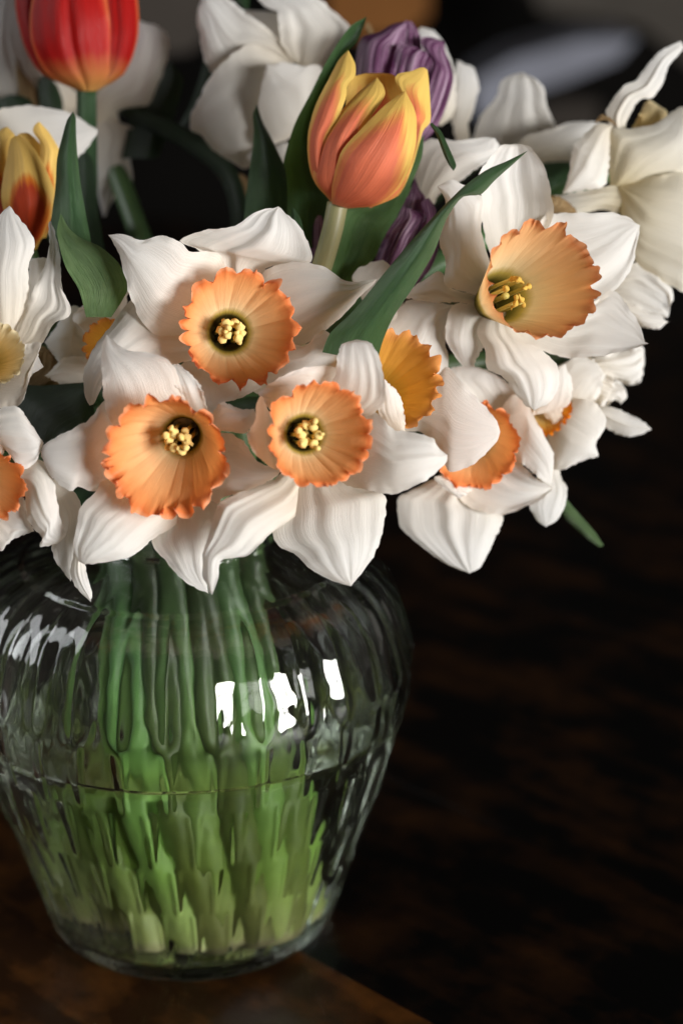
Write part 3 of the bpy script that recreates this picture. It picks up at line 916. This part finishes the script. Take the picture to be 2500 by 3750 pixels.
# F: orange cup under E, nodding
Fl = daffodil(0.624, (1740, 1625), 'nodding daffodil with deep orange frill showing under the cream petal beside it', [
    ('5', [(500, 680), (400, 780), (350, 800), (260, 850), (205, 880), (210, 1000), (240, 1050), (340, 1130), (430, 1195), (500, 1225), (546, 1240)], [(680, 720), (640, 900), (704, 962), (695, 1020), (660, 1090), (620, 1180), (590, 1222), (546, 1240)], dict(dep=(-8, 0, 2), e=(-2, -2), b=3, keel=.9, pleat=.8)),
    ('5', [(640, 650), (750, 640), (800, 720), (870, 790), (950, 830)], [(590, 700), (500, 870), (560, 930), (640, 955), (720, 960), (820, 922), (900, 880), (950, 830)], dict(dep=(-6, 2, 2), e=(2, 2), b=-2, pleat=.5)),
    ('5', [(620, 600), (735, 400), (820, 395), (850, 480), (910, 590), (948, 680), (940, 812)], [(650, 680), (760, 690), (830, 742), (900, 800), (940, 812)], dict(dep=(-7, 4, 6), b=2, e=(-1, 2))),
    ('5', [(580, 620), (520, 380), (445, 275), (500, 248), (590, 255), (640, 275)], [(660, 600), (835, 480), (800, 400), (720, 320), (640, 275)], dict(dep=(-8, -3, -1), b=-3, pleat=.3)),
    ('5', [(560, 760), (450, 770), (375, 780), (430, 840), (490, 880)], [(580, 790), (562, 840), (530, 865), (490, 880)], dict(dep=(0, 8, 9), b=2)),
])
o, T, nrm, a, b_, rm = corona(Fl, 'corona_salmon', 0.624, (1738, 1632), (1735, 1600), 13, -2, 160, 60, 0.7, 1.0, 0.8, seed=6)

# Q: outermost right, small bright orange cup
Q = daffodil(0.628, (2040, 1500), 'small white daffodil with bright orange cup edge, lowest at the right', [
    ('5', [(960, 520), (1030, 410), (1140, 420), (1200, 500), (1190, 560), (1150, 610), (1163, 680)], [(900, 560), (930, 640), (945, 742), (1000, 742), (1080, 705), (1163, 680)], dict(dep=(-4, 4, 3), b=4, e=(0, -2), pleat=.3)),
    ('5', [(930, 560), (850, 850), (833, 920), (870, 990), (915, 1018)], [(1000, 560), (975, 750), (1012, 830), (1005, 910), (970, 980), (915, 1018)], dict(dep=(-6, 0, 2), b=3)),
    ('5', [(950, 540), (900, 480), (850, 472), (940, 280), (1000, 240)], [(1000, 530), (990, 460), (1030, 420), (1035, 320), (1000, 240)], dict(dep=(0, 8, 10), b=2)),
    ('5', [(980, 500), (960, 300), (1050, 205), (1150, 230), (1190, 290)], [(1060, 480), (1140, 425), (1172, 380), (1190, 290)], dict(dep=(-6, -3, 0), b=3)),
    ('5', [(1050, 460), (1200, 440), (1300, 475), (1370, 510), (1416, 550)], [(1060, 480), (1160, 480), (1200, 545), (1290, 586), (1370, 576), (1416, 550)], dict(dep=(-8, -6, -4), b=3, keel=1)),
], mat='petal')
corona(Q, 'corona_orange', 0.628, (1992, 1500), (1978, 1478), 6, -4, 98, 30, 0.6, 0.9, 0.8, seed=7, deep=6)

# R: crinkled white flower at the right, behind D
Rr = daffodil(0.645, (2200, 1330), 'crinkled white daffodil seen from behind, between the right trumpet and the dark', [
    ('5', [(1000, 260), (1200, 190), (1300, 165), (1372, 155), (1384, 220)], [(1050, 330), (1200, 300), (1290, 336), (1362, 328), (1384, 220)], dict(dep=(0, 2, 0), b=3, wave=1.5, pleat=1.2)),
    ('5', [(1100, 300), (1230, 325), (1282, 345), (1296, 400), (1270, 430)], [(1100, 400), (1190, 445), (1225, 420), (1250, 415), (1270, 430)], dict(dep=(2, 5, 4), b=2, wave=1.2, pleat=1.)),
    ('5', [(1080, 260), (1180, 280), (1240, 320), (1215, 380)], [(1090, 380), (1140, 430), (1190, 440), (1215, 380)], dict(dep=(4, 9, 9), b=2, wave=1.4, pleat=1.)),
    ('5', [(960, 250), (1100, 200), (1250, 175), (1350, 205)], [(980, 430), (1100, 440), (1230, 400), (1350, 205)], dict(dep=(-6, -5, -6), b=2, wave=1.2, pleat=1.0)),
    ('5', [(1020, 240), (1060, 205), (1130, 215), (1190, 290)], [(1020, 330), (1080, 290), (1150, 300), (1190, 290)], dict(dep=(5, 10, 10), b=2, wave=1.4)),
])

# N: cream daffodil at the right edge
N = daffodil(0.640, (2300, 620), 'cream daffodil at the right edge with one narrow petal standing up', [
    ('X', [(1060, 950), (940, 690), (960, 600), (1050, 480), (1140, 440), (1165, 400), (1280, 260), (1420, 183), (1444, 205)], [(1120, 950), (1062, 765), (1150, 580), (1240, 560), (1310, 470), (1350, 350), (1442, 240), (1444, 205)], dict(dep=(-6, -4, -8), b=2, keel=1.2, mat='petal')),
    ('X', [(972, 735), (880, 728), (780, 810), (720, 880), (690, 1050), (652, 1192)], [(975, 742), (962, 850), (955, 1000), (925, 1142), (800, 1166), (652, 1192)], dict(dep=(-2, 6, 6), b=6, pleat=.5, mat='petal')),
    ('X', [(1200, 1180), (1000, 1140), (800, 1168), (640, 1198), (565, 1203)], [(1180, 1350), (1000, 1320), (900, 1300), (750, 1325), (585, 1315), (565, 1203)], dict(dep=(2, 2, -4), b=3, pleat=.6)),
    ('X', [(960, 1140), (950, 950), (970, 770), (1060, 762), (1250, 735), (1400, 630), (1520, 600)], [(1000, 1200), (1200, 1200), (1450, 1150), (1620, 900), (1520, 600)], dict(dep=(0, 4, 2), e=(-4, 0), b=5, pleat=.5)),
    ('X', [(1050, 1120), (1250, 1080), (1450, 1050), (1620, 1150), (1720, 1350)], [(1000, 1180), (1050, 1400), (1110, 1620), (1240, 1730), (1370, 1802), (1500, 1827), (1720, 1350)], dict(dep=(2, 10, 8), e=(0, -3), b=6, pleat=1.0)),
    ('4', [(1180, 760), (1240, 690), (1350, 650), (1440, 715), (1505, 790), (1514, 850), (1484, 945)], [(1150, 830), (1260, 930), (1370, 965), (1430, 940), (1484, 945)], dict(dep=(2, 6, 8), b=3, pleat=1.6, wave=1.0, mat='petal')),
    ('4', [(1150, 790), (1340, 890), (1430, 925), (1489, 968)], [(1150, 870), (1260, 930), (1350, 993), (1440, 1005), (1489, 968)], dict(dep=(6, 10, 12), b=3, pleat=1.0, mat='petal')),
], mat='petal_cream')
petal('corona', N, 'corona_cream', 0.648, 'X', [(1070, 820), (1150, 680), (1195, 590), (1240, 578), (1280, 622)], [(1220, 820), (1310, 760), (1342, 660), (1315, 628), (1280, 622)], dep=(0, 2, -3), b=4, wave=1.4)
petal('spathe', N, 'spathe', 0.633, 'X', [(860, 722), (900, 672), (950, 680), (1010, 742)], [(870, 726), (920, 706), (970, 722), (1010, 742)], dep=(0, 2, 2), b=1)
petal('spathe', N, 'spathe', 0.636, 'X', [(560, 1310), (570, 1210), (620, 1210), (650, 1225)], [(600, 1322), (740, 1325), (700, 1260), (650, 1225)], dep=(0, 1, 1), b=1)

# O: shaded white flower behind the purple tulip
O = daffodil(0.690, (1800, 560), 'shaded white daffodil behind the purple tulip and right trumpet', [
    ('X', [(250, 1050), (60, 900), (100, 690), (205, 560), (240, 450), (310, 405), (390, 393)], [(450, 1050), (660, 920), (605, 745), (545, 620), (530, 510), (480, 440), (390, 393)], dict(dep=(0, -2, 8), b=3, pleat=.9)),
    ('X', [(320, 1050), (380, 830), (560, 770), (680, 725), (780, 713), (890, 730)], [(480, 1000), (600, 980), (700, 975), (820, 920), (890, 730)], dict(dep=(6, 10, 8), b=2, pleat=.3)),
    ('9', [(1300, 1000), (1260, 800), (1280, 500), (1300, 360)], [(1400, 960), (1390, 850), (1440, 700), (1466, 560), (1432, 420), (1370, 385), (1300, 360)], dict(dep=(6, 8, 8), b=2)),
    ('9', [(1100, 820), (1050, 400), (1000, 150), (1030, 103)], [(1180, 860), (1260, 790), (1292, 680), (1282, 450), (1205, 230), (1120, 130), (1030, 103)], dict(dep=(12, 14, 12), b=3)),
    ('4', [(150, 400), (175, 150), (225, 20), (400, 18), (540, 2), (585, 10)], [(230, 420), (300, 300), (400, 235), (500, 160), (605, 100), (622, 78), (585, 10)], dict(dep=(50, 56, 58), b=3, pleat=.5)),
])

# I: small half hidden one at the left
I = daffodil(0.612, (400, 1270), 'small shaded daffodil peeking out left of the topmost cup, orange edge showing', [
    ('6', [(560, 850), (470, 780), (402, 700), (445, 650), (490, 605), (555, 580)], [(680, 850), (705, 600), (728, 542), (645, 630), (600, 603), (555, 580)], dict(dep=(-4, 4, 4), b=3, wave=1.)),
    ('6', [(560, 850), (410, 700), (445, 648), (390, 642), (300, 770), (248, 840)], [(540, 920), (420, 925), (335, 952), (290, 900), (248, 840)], dict(dep=(-4, 0, -2), b=2)),
    ('6', [(540, 920), (400, 918), (340, 935), (290, 990), (248, 1026)], [(560, 1100), (470, 1122), (420, 1105), (330, 1068), (248, 1026)], dict(dep=(-2, 4, 6), b=2, keel=.6)),
])
corona(I, 'corona_yellow', 0.612, (395, 1262), (430, 1262), 14, 2, 92, 40, 0.7, 1.0, 0.8, seed=8, deep=6)
petal('spathe', I, 'spathe', 0.622, '6', [(125, 1070), (180, 1000), (225, 860), (300, 900)], [(140, 1112), (220, 1115), (330, 1085), (340, 1000), (300, 900)], dep=(0, 2, 1), b=3, wave=1.0, pleat=.9)

# J: left edge, cream throat
J = daffodil(0.590, (-40, 1310), 'large white daffodil cut by the left edge, cream cup showing', [
    ('6', [(-40, 850), (-90, 600), (-60, 300), (-15, 160), (20, 108), (55, 83)], [(110, 800), (160, 580), (160, 430), (196, 290), (150, 200), (100, 138), (55, 83)], dict(dep=(-3, 4, 0), b=3, e=(0, -2), pleat=.5)),
    ('6', [(60, 860), (130, 680), (200, 520), (260, 380), (275, 260), (268, 190), (285, 163)], [(110, 900), (232, 850), (297, 740), (382, 700), (396, 650), (345, 530), (335, 350), (312, 250), (285, 163)], dict(dep=(-2, 2, -2), b=2, e=(0, 4), pleat=.4, wave=.8)),
    ('6', [(60, 800), (150, 480), (168, 385), (212, 370)], [(250, 700), (275, 450), (268, 375), (212, 370)], dict(dep=(-6, -8, -8), b=2)),
    ('6', [(20, 860), (140, 850), (232, 838), (212, 910), (243, 975)], [(-80, 1150), (0, 1202), (102, 1192), (142, 1130), (135, 1060), (243, 975)], dict(dep=(-1, 6, 6), b=2, wave=1.2)),
], ang=math.radians(200))
corona(J, 'corona_cream', 0.590, (-20, 1290), (-60, 1330), 16, 2, 112, 50, 0.7, 0.8, 0.9, seed=9, deep=8)

# H: lower left edge
H = daffodil(0.572, (-10, 1760), 'white daffodil cut by the left edge, salmon cup rim showing, petals hanging over the vase', [
    ('6', [(-80, 1500), (-60, 1260), (0, 1205), (100, 1198), (172, 1290), (243, 1400)], [(0, 1560), (30, 1440), (120, 1545), (200, 1505), (243, 1400)], dict(dep=(-2, 6, 5), b=3, pleat=.6)),
    ('6', [(20, 1580), (200, 1490), (282, 1540), (320, 1720), (346, 1850), (367, 1910), (330, 1952)], [(20, 1640), (132, 1660), (150, 1800), (190, 1880), (236, 1920), (218, 1972), (280, 1967), (330, 1952)], dict(dep=(0, 7, 4), b=3, e=(-2, -2), pleat=.5)),
    ('6', [(180, 1560), (330, 1610), (400, 1660), (456, 1750), (440, 1900), (415, 2060), (395, 2165)], [(160, 1640), (300, 1800), (320, 1900), (288, 1970), (310, 2060), (350, 2112), (395, 2165)], dict(dep=(-4, -3, -3), b=2)),
    ('6', [(455, 1780), (412, 2000), (391, 2120), (430, 2210), (507, 2282)], [(470, 1840), (462, 2000), (490, 2150), (512, 2230), (507, 2282)], dict(dep=(-2, 2, 2), b=2, keel=.6)),
    ('6', [(0, 1700), (130, 1700), (172, 1840), (192, 1890)], [(-80, 1850), (0, 1996), (30, 1975), (80, 1930), (192, 1890)], dict(dep=(0, 1, 0), b=2, pleat=.5)),
], ang=math.radians(215))
corona(H, 'corona_salmon', 0.572, (-40, 1785), (-90, 1740), 14, 2, 134, 56, 0.6, 1.0, 0.8, seed=10, deep=8)
petal('spathe', H, 'spathe', 0.615, '6', [(240, 1412), (228, 1320), (370, 1228), (505, 1233)], [(260, 1415), (400, 1400), (480, 1330), (505, 1233)], dep=(0, 2, 1), b=3, wave=1.0, pleat=.8)

# K: back, top centre
K = daffodil(0.672, (1080, 235), 'large pale daffodil seen from behind at the top, left of the orange tulip', [
    ('8', [(980, 500), (700, 430), (500, 480), (370, 560), (300, 420), (270, 250), (250, 110), (290, -20)], [(1000, 470), (900, 320), (760, 190), (620, 90), (500, -10), (400, -70), (290, -20)], dict(dep=(2, 3, 0), b=4, e=(0, 2), pleat=.8)),
    ('8', [(930, 440), (760, 230), (610, 90), (700, 80)], [(990, 440), (900, 280), (885, 110), (700, 80)], dict(dep=(-2, -8, -10), b=1)),
    ('8', [(1000, 480), (900, 330), (880, 200), (872, 100), (770, 50), (715, -20), (760, -80)], [(1080, 520), (1210, 530), (1310, 400), (1432, 220), (1300, 90), (1200, 0), (1000, -110), (760, -80)], dict(dep=(2, 4, 0), b=3, e=(3, -2), pleat=1.0)),
    ('8', [(1000, 500), (700, 345), (560, 388), (370, 570), (270, 750), (208, 880), (203, 992)], [(980, 760), (800, 1100), (640, 1295), (520, 1240), (380, 1150), (290, 1042), (203, 992)], dict(dep=(4, 8, 4), b=4, e=(2, -3), pleat=.3)),
    ('8', [(1150, 980), (800, 1110), (720, 900), (745, 650), (768, 560), (788, 488)], [(1250, 950), (1210, 525), (1060, 508), (980, 488), (900, 473), (840, 494), (788, 488)], dict(dep=(8, 14, 18), b=4, pleat=.3)),
    ('8', [(900, 1420), (640, 1215), (680, 1150)], [(960, 1380), (965, 1105), (850, 1112), (680, 1150)], dict(dep=(10, 12, 12), b=2)),
], stem=False)
tube('stem', [tuple(P(455, 385, 0.700)), tuple(P(570, 450, 0.695)), tuple(P(700, 520, 0.690)), tuple(P(830, 630, 0.685)), tuple(P(880, 800, 0.68)), tuple(P(850, 1100, 0.668))], 0.0034, 'leaf_dark', K, 12, 30)
petal('spathe', K, 'spathe', 0.688, '8', [(335, 1235), (480, 1450), (640, 1640)], [(440, 1285), (620, 1350), (660, 1500), (640, 1640)], dep=(0, 1, 0), b=1)
petal('spathe', K, 'spathe', 0.690, '9', [(640, 170), (600, 90), (610, 58)], [(665, 165), (645, 100), (610, 58)], dep=(0, 0, 0), b=.5)

# L: behind the red tulip; M: one petal behind the yellow tulip
Lf = daffodil(0.698, (300, 360), 'large blurred daffodil behind the red tulip', [
    ('7', [(500, 1000), (150, 850), (-20, 800), (-120, 400), (0, -60), (130, -80)], [(700, 800), (450, 600), (350, 300), (130, -80)], dict(dep=(0, 3, 0), b=4, pleat=.6)),
    ('7', [(760, 850), (900, 500), (1050, 250), (1140, 168)], [(780, 1050), (980, 900), (1215, 860), (1305, 680), (1372, 500), (1387, 330), (1320, 230), (1140, 168)], dict(dep=(0, 4, 2), b=4, pleat=.9)),
    ('7', [(680, 850), (560, 800), (500, 950), (620, 1100), (770, 1400), (800, 1560), (850, 1785)], [(950, 850), (992, 1010), (1100, 1042), (1152, 1150), (1072, 1300), (1092, 1490), (980, 1560), (850, 1785)], dict(dep=(-2, -2, -6), b=3, wave=1.4, pleat=1.0)),
], ang=math.radians(120))
Mf = daffodil(0.650, (0, 640), 'white daffodil petal arching behind the yellow and red tulip at the left edge', [
    ('7', [(-100, 1300), (-80, 1000), (0, 900), (130, 872), (270, 866), (500, 905), (650, 965), (806, 1066)], [(100, 1500), (550, 1450), (640, 1290), (730, 1200), (780, 1120), (806, 1066)], dict(dep=(0, 2, 0), b=3, pleat=.3)),
], ang=math.radians(170))

# ------------------------------------------------------------------ tulips
GT = 'tulips in the bouquet'
def tulip(D, base, label, mat, petals, stem_pts=None, stem_mat='stem_pale', r=0.0033):
    t = thing('tulip', P(base[0], base[1], D), label, 'tulip', GT)
    for pp in petals:
        kw = dict(pp[3])
        m_ = kw.pop('mat', mat)
        petal('petal', t, m_, D, pp[0], pp[1], pp[2], wave=kw.pop('wave', .3), rough=1.0, **kw)
    if stem_pts:
        ps = [tuple(P(u, v, d)) for u, v, d in stem_pts]
        tube('stem', ps, r, stem_mat, t, 16, 40)
    return t
T3 = tulip(0.600, (1260, 750), 'orange and yellow flamed tulip standing highest at the centre', 'tulip_orange', [
    ('9', [(400, 1430), (440, 900), (468, 530), (580, 462), (690, 455)], [(850, 1400), (900, 800), (840, 495), (760, 458), (690, 455)], dict(dep=(-6, -14, -10), b=-5)),
    ('9', [(560, 1440), (900, 800), (828, 490), (950, 440), (1040, 408), (1076, 430)], [(640, 1488), (860, 1385), (965, 1160), (1042, 900), (1098, 825), (1092, 600), (1084, 490), (1076, 430)], dict(dep=(-2, 0, -6), e=(0, -9), b=3)),
    ('9', [(340, 1445), (200, 1265), (160, 1080), (165, 900), (220, 700), (320, 500), (400, 350), (470, 278)], [(420, 1450), (300, 1200), (300, 960), (385, 820), (450, 650), (466, 540), (522, 480), (522, 380), (470, 278)], dict(dep=(-2, 2, -4), e=(-9, 2), b=4)),
    ('9', [(350, 1445), (205, 1270), (260, 1000), (420, 740), (560, 590), (690, 488)], [(520, 1450), (540, 1000), (640, 800), (745, 640), (742, 560), (690, 488)], dict(dep=(0, 6, -2), e=(-5, 2), b=4, pleat=.5)),
    ('9', [(345, 1455), (348, 1300), (420, 1050), (600, 850), (750, 700), (905, 588)], [(470, 1492), (700, 1465), (860, 1335), (950, 1150), (990, 960), (985, 760), (905, 588)], dict(dep=(2, 12, 4), e=(-2, -7), b=5, pleat=.4)),
], [(1236, 745, 0.602), (1215, 850, 0.603), (1180, 970, 0.606), (1130, 1120, 0.612), (1050, 1350, 0.625)])
stem_for(T3, P(1110, 1350, 0.64), Vector((0, 0.01, 0.02)), 0, spread=math.radians(80))
T2 = tulip(0.622, (90, 900), 'yellow tulip with red base at the left edge', 'tulip_yellow', [
    ('7', [(150, 1800), (120, 1200), (150, 1105), (192, 1090)], [(320, 1800), (360, 1260), (250, 1100), (192, 1090)], dict(dep=(-5, -10, -8), b=2)),
    ('7', [(50, 1950), (-70, 1600), (-70, 1200), (0, 1070), (60, 1038)], [(150, 1900), (60, 1500), (60, 1330), (95, 1150), (128, 1110), (60, 1038)], dict(dep=(-4, -4, -6), b=3, e=(-5, 0))),
    ('7', [(250, 1980), (300, 1500), (335, 1200), (273, 1080), (290, 1020), (325, 998)], [(380, 1950), (460, 1700), (472, 1400), (492, 1250), (470, 1190), (400, 1080), (325, 998)], dict(dep=(-4, -4, -4), b=3, e=(0, -6))),
    ('7', [(120, 2050), (15, 1650), (28, 1450), (58, 1300), (88, 1150), (130, 1113)], [(300, 2050), (430, 1760), (458, 1600), (385, 1400), (285, 1220), (190, 1130), (130, 1113)], dict(dep=(0, 8, 2), b=5, e=(-4, -6), keel=.5)),
])
stem_for(T2, P(90, 905, 0.625), Vector((0.01, 0.0, -0.04)), 0, spread=math.radians(150))
T1 = tulip(0.660, (315, 335), 'red tulip cut by the top edge at the left', 'tulip_red', [
    ('7', [(640, 740), (300, 500), (200, 0), (300, -400), (600, -560)], [(800, 740), (1000, 500), (1080, 0), (1000, -400), (600, -560)], dict(dep=(-8, -20, -16), b=-4)),
    ('7', [(640, 745), (350, 610), (220, 420), (160, 230), (128, 0), (200, -350), (400, -470)], [(690, 745), (500, 550), (330, 250), (360, -200), (400, -470)], dict(dep=(0, 0, -4), e=(-10, 2), b=3)),
    ('7', [(760, 745), (870, 560), (885, 400), (900, 250), (880, 50), (850, -300), (950, -470)], [(800, 745), (1000, 625), (1092, 460), (1138, 260), (1132, 0), (1080, -300), (950, -470)], dict(dep=(0, 0, -4), e=(2, -10), b=3)),
    ('7', [(660, 748), (400, 620), (268, 380), (250, 100), (350, -300), (600, -520)], [(770, 748), (890, 610), (905, 300), (895, 100), (800, -300), (600, -520)], dict(dep=(3, 14, 6), b=6, e=(-4, -4), keel=-1.6, pleat=.5)),
], [(318, 330, 0.662), (318, 420, 0.664), (320, 520, 0.668), (322, 650, 0.672), (330, 850, 0.68), (420, 1200, 0.68)], 'leaf', 0.0035)
T4 = tulip(0.648, (1470, 560), 'purple streaked tulip right behind the orange tulip', 'tulip_purple', [
    ('9', [(600, 1000), (500, 600), (525, 350), (568, 182), (700, 140), (800, 82), (905, 57)], [(900, 900), (820, 450), (862, 240), (885, 150), (925, 100), (905, 57)], dict(dep=(0, 2, -2), b=5, e=(-5, 0))),
    ('9', [(840, 420), (860, 240), (872, 150), (905, 57), (955, 60)], [(1060, 420), (1034, 272), (1022, 180), (992, 110), (955, 60)], dict(dep=(-3, -3, -5), b=2, pleat=.9)),
    ('9', [(700, 900), (790, 460), (850, 250), (960, 245), (1050, 290)], [(1000, 900), (1120, 500), (1150, 370), (1110, 310), (1050, 290)], dict(dep=(0, 6, 2), b=3, pleat=1.0, wave=.8)),
    ('9', [(850, 1000), (1060, 450), (1100, 340), (1040, 260), (1028, 190), (1100, 178), (1203, 213)], [(1000, 1060), (1150, 862), (1222, 700), (1274, 500), (1252, 380), (1212, 290), (1203, 213)], dict(dep=(2, 4, -2), b=5, e=(2, -6), pleat=.8)),
])
stem_for(T4, P(1470, 560, 0.655), Vector((-.01, 0.0, -0.05)), 0, spread=math.radians(60))
T5 = tulip(0.626, (1350, 1000), 'purple streaked tulip low behind the long leaf and pale stem', 'tulip_purple', [
    ('9', [(150, 2000), (125, 1650), (180, 1520), (260, 1460)], [(350, 2000), (400, 1600), (350, 1440), (260, 1460)], dict(dep=(0, 2, 0), b=3, e=(-5, 0))),
    ('9', [(820, 1650), (870, 1480), (930, 1380), (982, 1255)], [(1040, 1650), (1062, 1420), (1012, 1340), (982, 1255)], dict(dep=(-4, -2, -4), b=2)),
    ('9', [(600, 2050), (740, 1720), (850, 1550), (888, 1480), (935, 1505)], [(850, 2050), (980, 1720), (1072, 1565), (1010, 1512), (935, 1505)], dict(dep=(0, 6, 4), b=4, pleat=1.0, wave=.8)),
    ('9', [(820, 2050), (1000, 1700), (1055, 1550), (1028, 1450), (1086, 1408)], [(960, 2120), (1100, 1950), (1162, 1780), (1145, 1600), (1142, 1500), (1086, 1408)], dict(dep=(2, 6, 2), b=4, e=(2, -5), pleat=.8)),
])
stem_for(T5, P(1350, 1100, 0.650), Vector((-.01, 0.0, -0.03)), 0, spread=math.radians(40))

# ------------------------------------------------------------------ leaves
GL = 'green leaves in the bouquet'
def leaf(D, c, L, R, label, mat='leaf', **kw):
    x, y = fr(c, [L[0]])[0]
    t = petal('leaf', None, mat, D, c, L, R, wave=kw.pop('wave', .2), rough=.6, pleat=kw.pop('pleat', .1), **kw)
    tag(t, label, 'leaf', GL)
    return t
leaf(0.632, '8', [(600, 1800), (635, 1450), (675, 1150), (688, 1000), (680, 880), (712, 797)], [(1000, 1800), (972, 1450), (940, 1300), (880, 1180), (820, 1050), (760, 940), (712, 797)], 'short dark pointed leaf standing in front of the pale back flower', b=6, dep=(0, 2, -3))
leaf(0.622, '8', [(950, 1900), (940, 1350), (918, 1230), (1000, 950), (1120, 720), (1250, 460), (1420, 208), (1552, 128)], [(1300, 1900), (1300, 1500), (1230, 1300), (1180, 1000), (1280, 650), (1400, 400), (1470, 330), (1520, 220), (1552, 128)], 'tall green leaf rising left of the orange tulip', b=-6, dep=(0, 3, -3))
leaf(0.614, '9', [(290, 2100), (360, 1750), (420, 1500), (600, 1450), (800, 1280), (1000, 1000), (1048, 925)], [(440, 2120), (650, 1900), (750, 1700), (880, 1480), (962, 1280), (1032, 1100), (1048, 925)], 'broad green leaf behind the orange tulip stem', 'leaf_lit', b=-3, e=(5, -6), dep=(0, 1, 0))
leaf(0.572, 'S', [(1180, 1290), (1209, 1220), (1300, 1130), (1400, 1008), (1500, 888), (1600, 778), (1700, 680), (1780, 622), (1850, 592), (1932, 551)],
     [(1380, 1330), (1398, 1258), (1440, 1160), (1520, 1040), (1590, 920), (1635, 800), (1692, 722), (1760, 712), (1815, 656), (1870, 608), (1932, 551)], 'long green leaf slanting up across the daffodils at the centre', b=5, e=(2, -5), dep=(-8, 4, -2), nt_=44)
leaf(0.606, '7', [(400, 1950), (455, 1550), (470, 1300), (510, 1130), (550, 990), (600, 917)], [(760, 2050), (700, 1720), (662, 1500), (640, 1300), (627, 1100), (624, 970), (600, 917)], 'upright green leaf right of the yellow and red tulip', b=5, e=(0, -4), dep=(0, 2, 0))
leaf(0.589, '6', [(480, 700), (440, 550), (370, 430), (338, 330), (318, 220), (340, 123)], [(620, 700), (690, 590), (712, 522), (660, 400), (560, 310), (450, 260), (380, 200), (340, 123)], 'pale green curled leaf left of the topmost orange cup', 'leaf_pale', b=4, e=(5, -4), dep=(0, 3, 0))
leaf(0.596, '9', [(1092, 850), (1140, 925), (1200, 1080), (1240, 1160), (1275, 1205)], [(1108, 832), (1180, 900), (1242, 1030), (1294, 1155), (1275, 1205)], 'thin leaf tip hanging right of the orange tulip', b=2)
leaf(0.600, '8', [(970, 1760), (974, 1670), (980, 1610), (990, 1588)], [(1060, 1800), (1062, 1740), (1050, 1680), (1012, 1618), (990, 1588)], 'tiny leaf tip behind the top petal of the topmost cup', b=2)
leaf(0.640, '5', [(940, 900), (1000, 975), (1080, 1052), (1160, 1112), (1188, 1108)], [(980, 850), (1012, 888), (1080, 968), (1150, 1048), (1188, 1108)], 'narrow grey green leaf tip pointing out at the lower right', 'leaf_pale', b=3)
leaf(0.685, 'X', [(350, 1250), (450, 985), (600, 965), (720, 965)], [(400, 1380), (560, 1230), (640, 1215), (720, 965)], 'dark green leaf behind the right trumpet flower', b=2)
leaf(0.640, '2', [(150, 600), (240, 670), (330, 690), (420, 690)], [(200, 850), (300, 830), (380, 800), (420, 690)], 'green leaf glimpsed in the gap left of the nodding orange cup', b=3)
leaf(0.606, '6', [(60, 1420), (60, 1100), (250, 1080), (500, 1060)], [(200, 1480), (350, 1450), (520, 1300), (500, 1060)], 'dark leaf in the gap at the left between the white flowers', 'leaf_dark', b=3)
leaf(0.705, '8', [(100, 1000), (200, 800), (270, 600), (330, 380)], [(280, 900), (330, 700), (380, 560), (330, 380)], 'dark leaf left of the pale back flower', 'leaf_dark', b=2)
leaf(0.700, '8', [(480, -60), (560, 20), (640, 110)], [(600, -80), (650, 0), (640, 110)], 'green leaf glimpsed above the pale back flower', b=2)
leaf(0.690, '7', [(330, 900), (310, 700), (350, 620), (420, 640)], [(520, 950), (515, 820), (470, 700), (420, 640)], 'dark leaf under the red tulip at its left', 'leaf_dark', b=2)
leaf(0.692, '7', [(190, 880), (160, 760), (135, 600), (130, 470)], [(340, 880), (300, 720), (200, 600), (130, 470)], 'brown green leaf tip left of the red tulip stem', 'spathe', b=2)
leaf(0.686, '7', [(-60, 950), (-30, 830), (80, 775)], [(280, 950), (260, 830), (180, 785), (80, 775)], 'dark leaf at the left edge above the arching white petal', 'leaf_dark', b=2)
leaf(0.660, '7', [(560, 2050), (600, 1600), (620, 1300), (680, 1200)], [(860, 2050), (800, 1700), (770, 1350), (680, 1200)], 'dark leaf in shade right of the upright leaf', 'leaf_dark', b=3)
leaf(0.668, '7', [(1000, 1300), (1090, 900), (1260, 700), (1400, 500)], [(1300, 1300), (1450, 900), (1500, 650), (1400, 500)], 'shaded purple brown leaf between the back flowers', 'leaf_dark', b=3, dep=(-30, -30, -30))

# ------------------------------------------------------------------ more stems standing in the vase
NF = 12
ORD = 'first second third fourth fifth sixth seventh eighth ninth tenth eleventh twelfth'.split()
for k in range(NF):
    fq = (k + 0.5) / NF
    x0 = -0.0258 + 0.049 * fq - 0.012
    hd = Vector((x0 * 1.3, -0.018 - 0.012 * math.sin(math.pi * fq), ZN + 0.040))
    t = thing('flower_stem', (0, 0, 0), 'green stem slanting down the front of the vase, %s from the left at the neck' % ORD[k], 'stem', 'loose stems in the vase')
    stem_for(t, hd, Vector((0, 0, -0.01)), k, r=rng_s.uniform(0.0050, 0.0058), front=fq)

for o in bpy.data.objects:
    if '_o' in o:
        del o['_o']
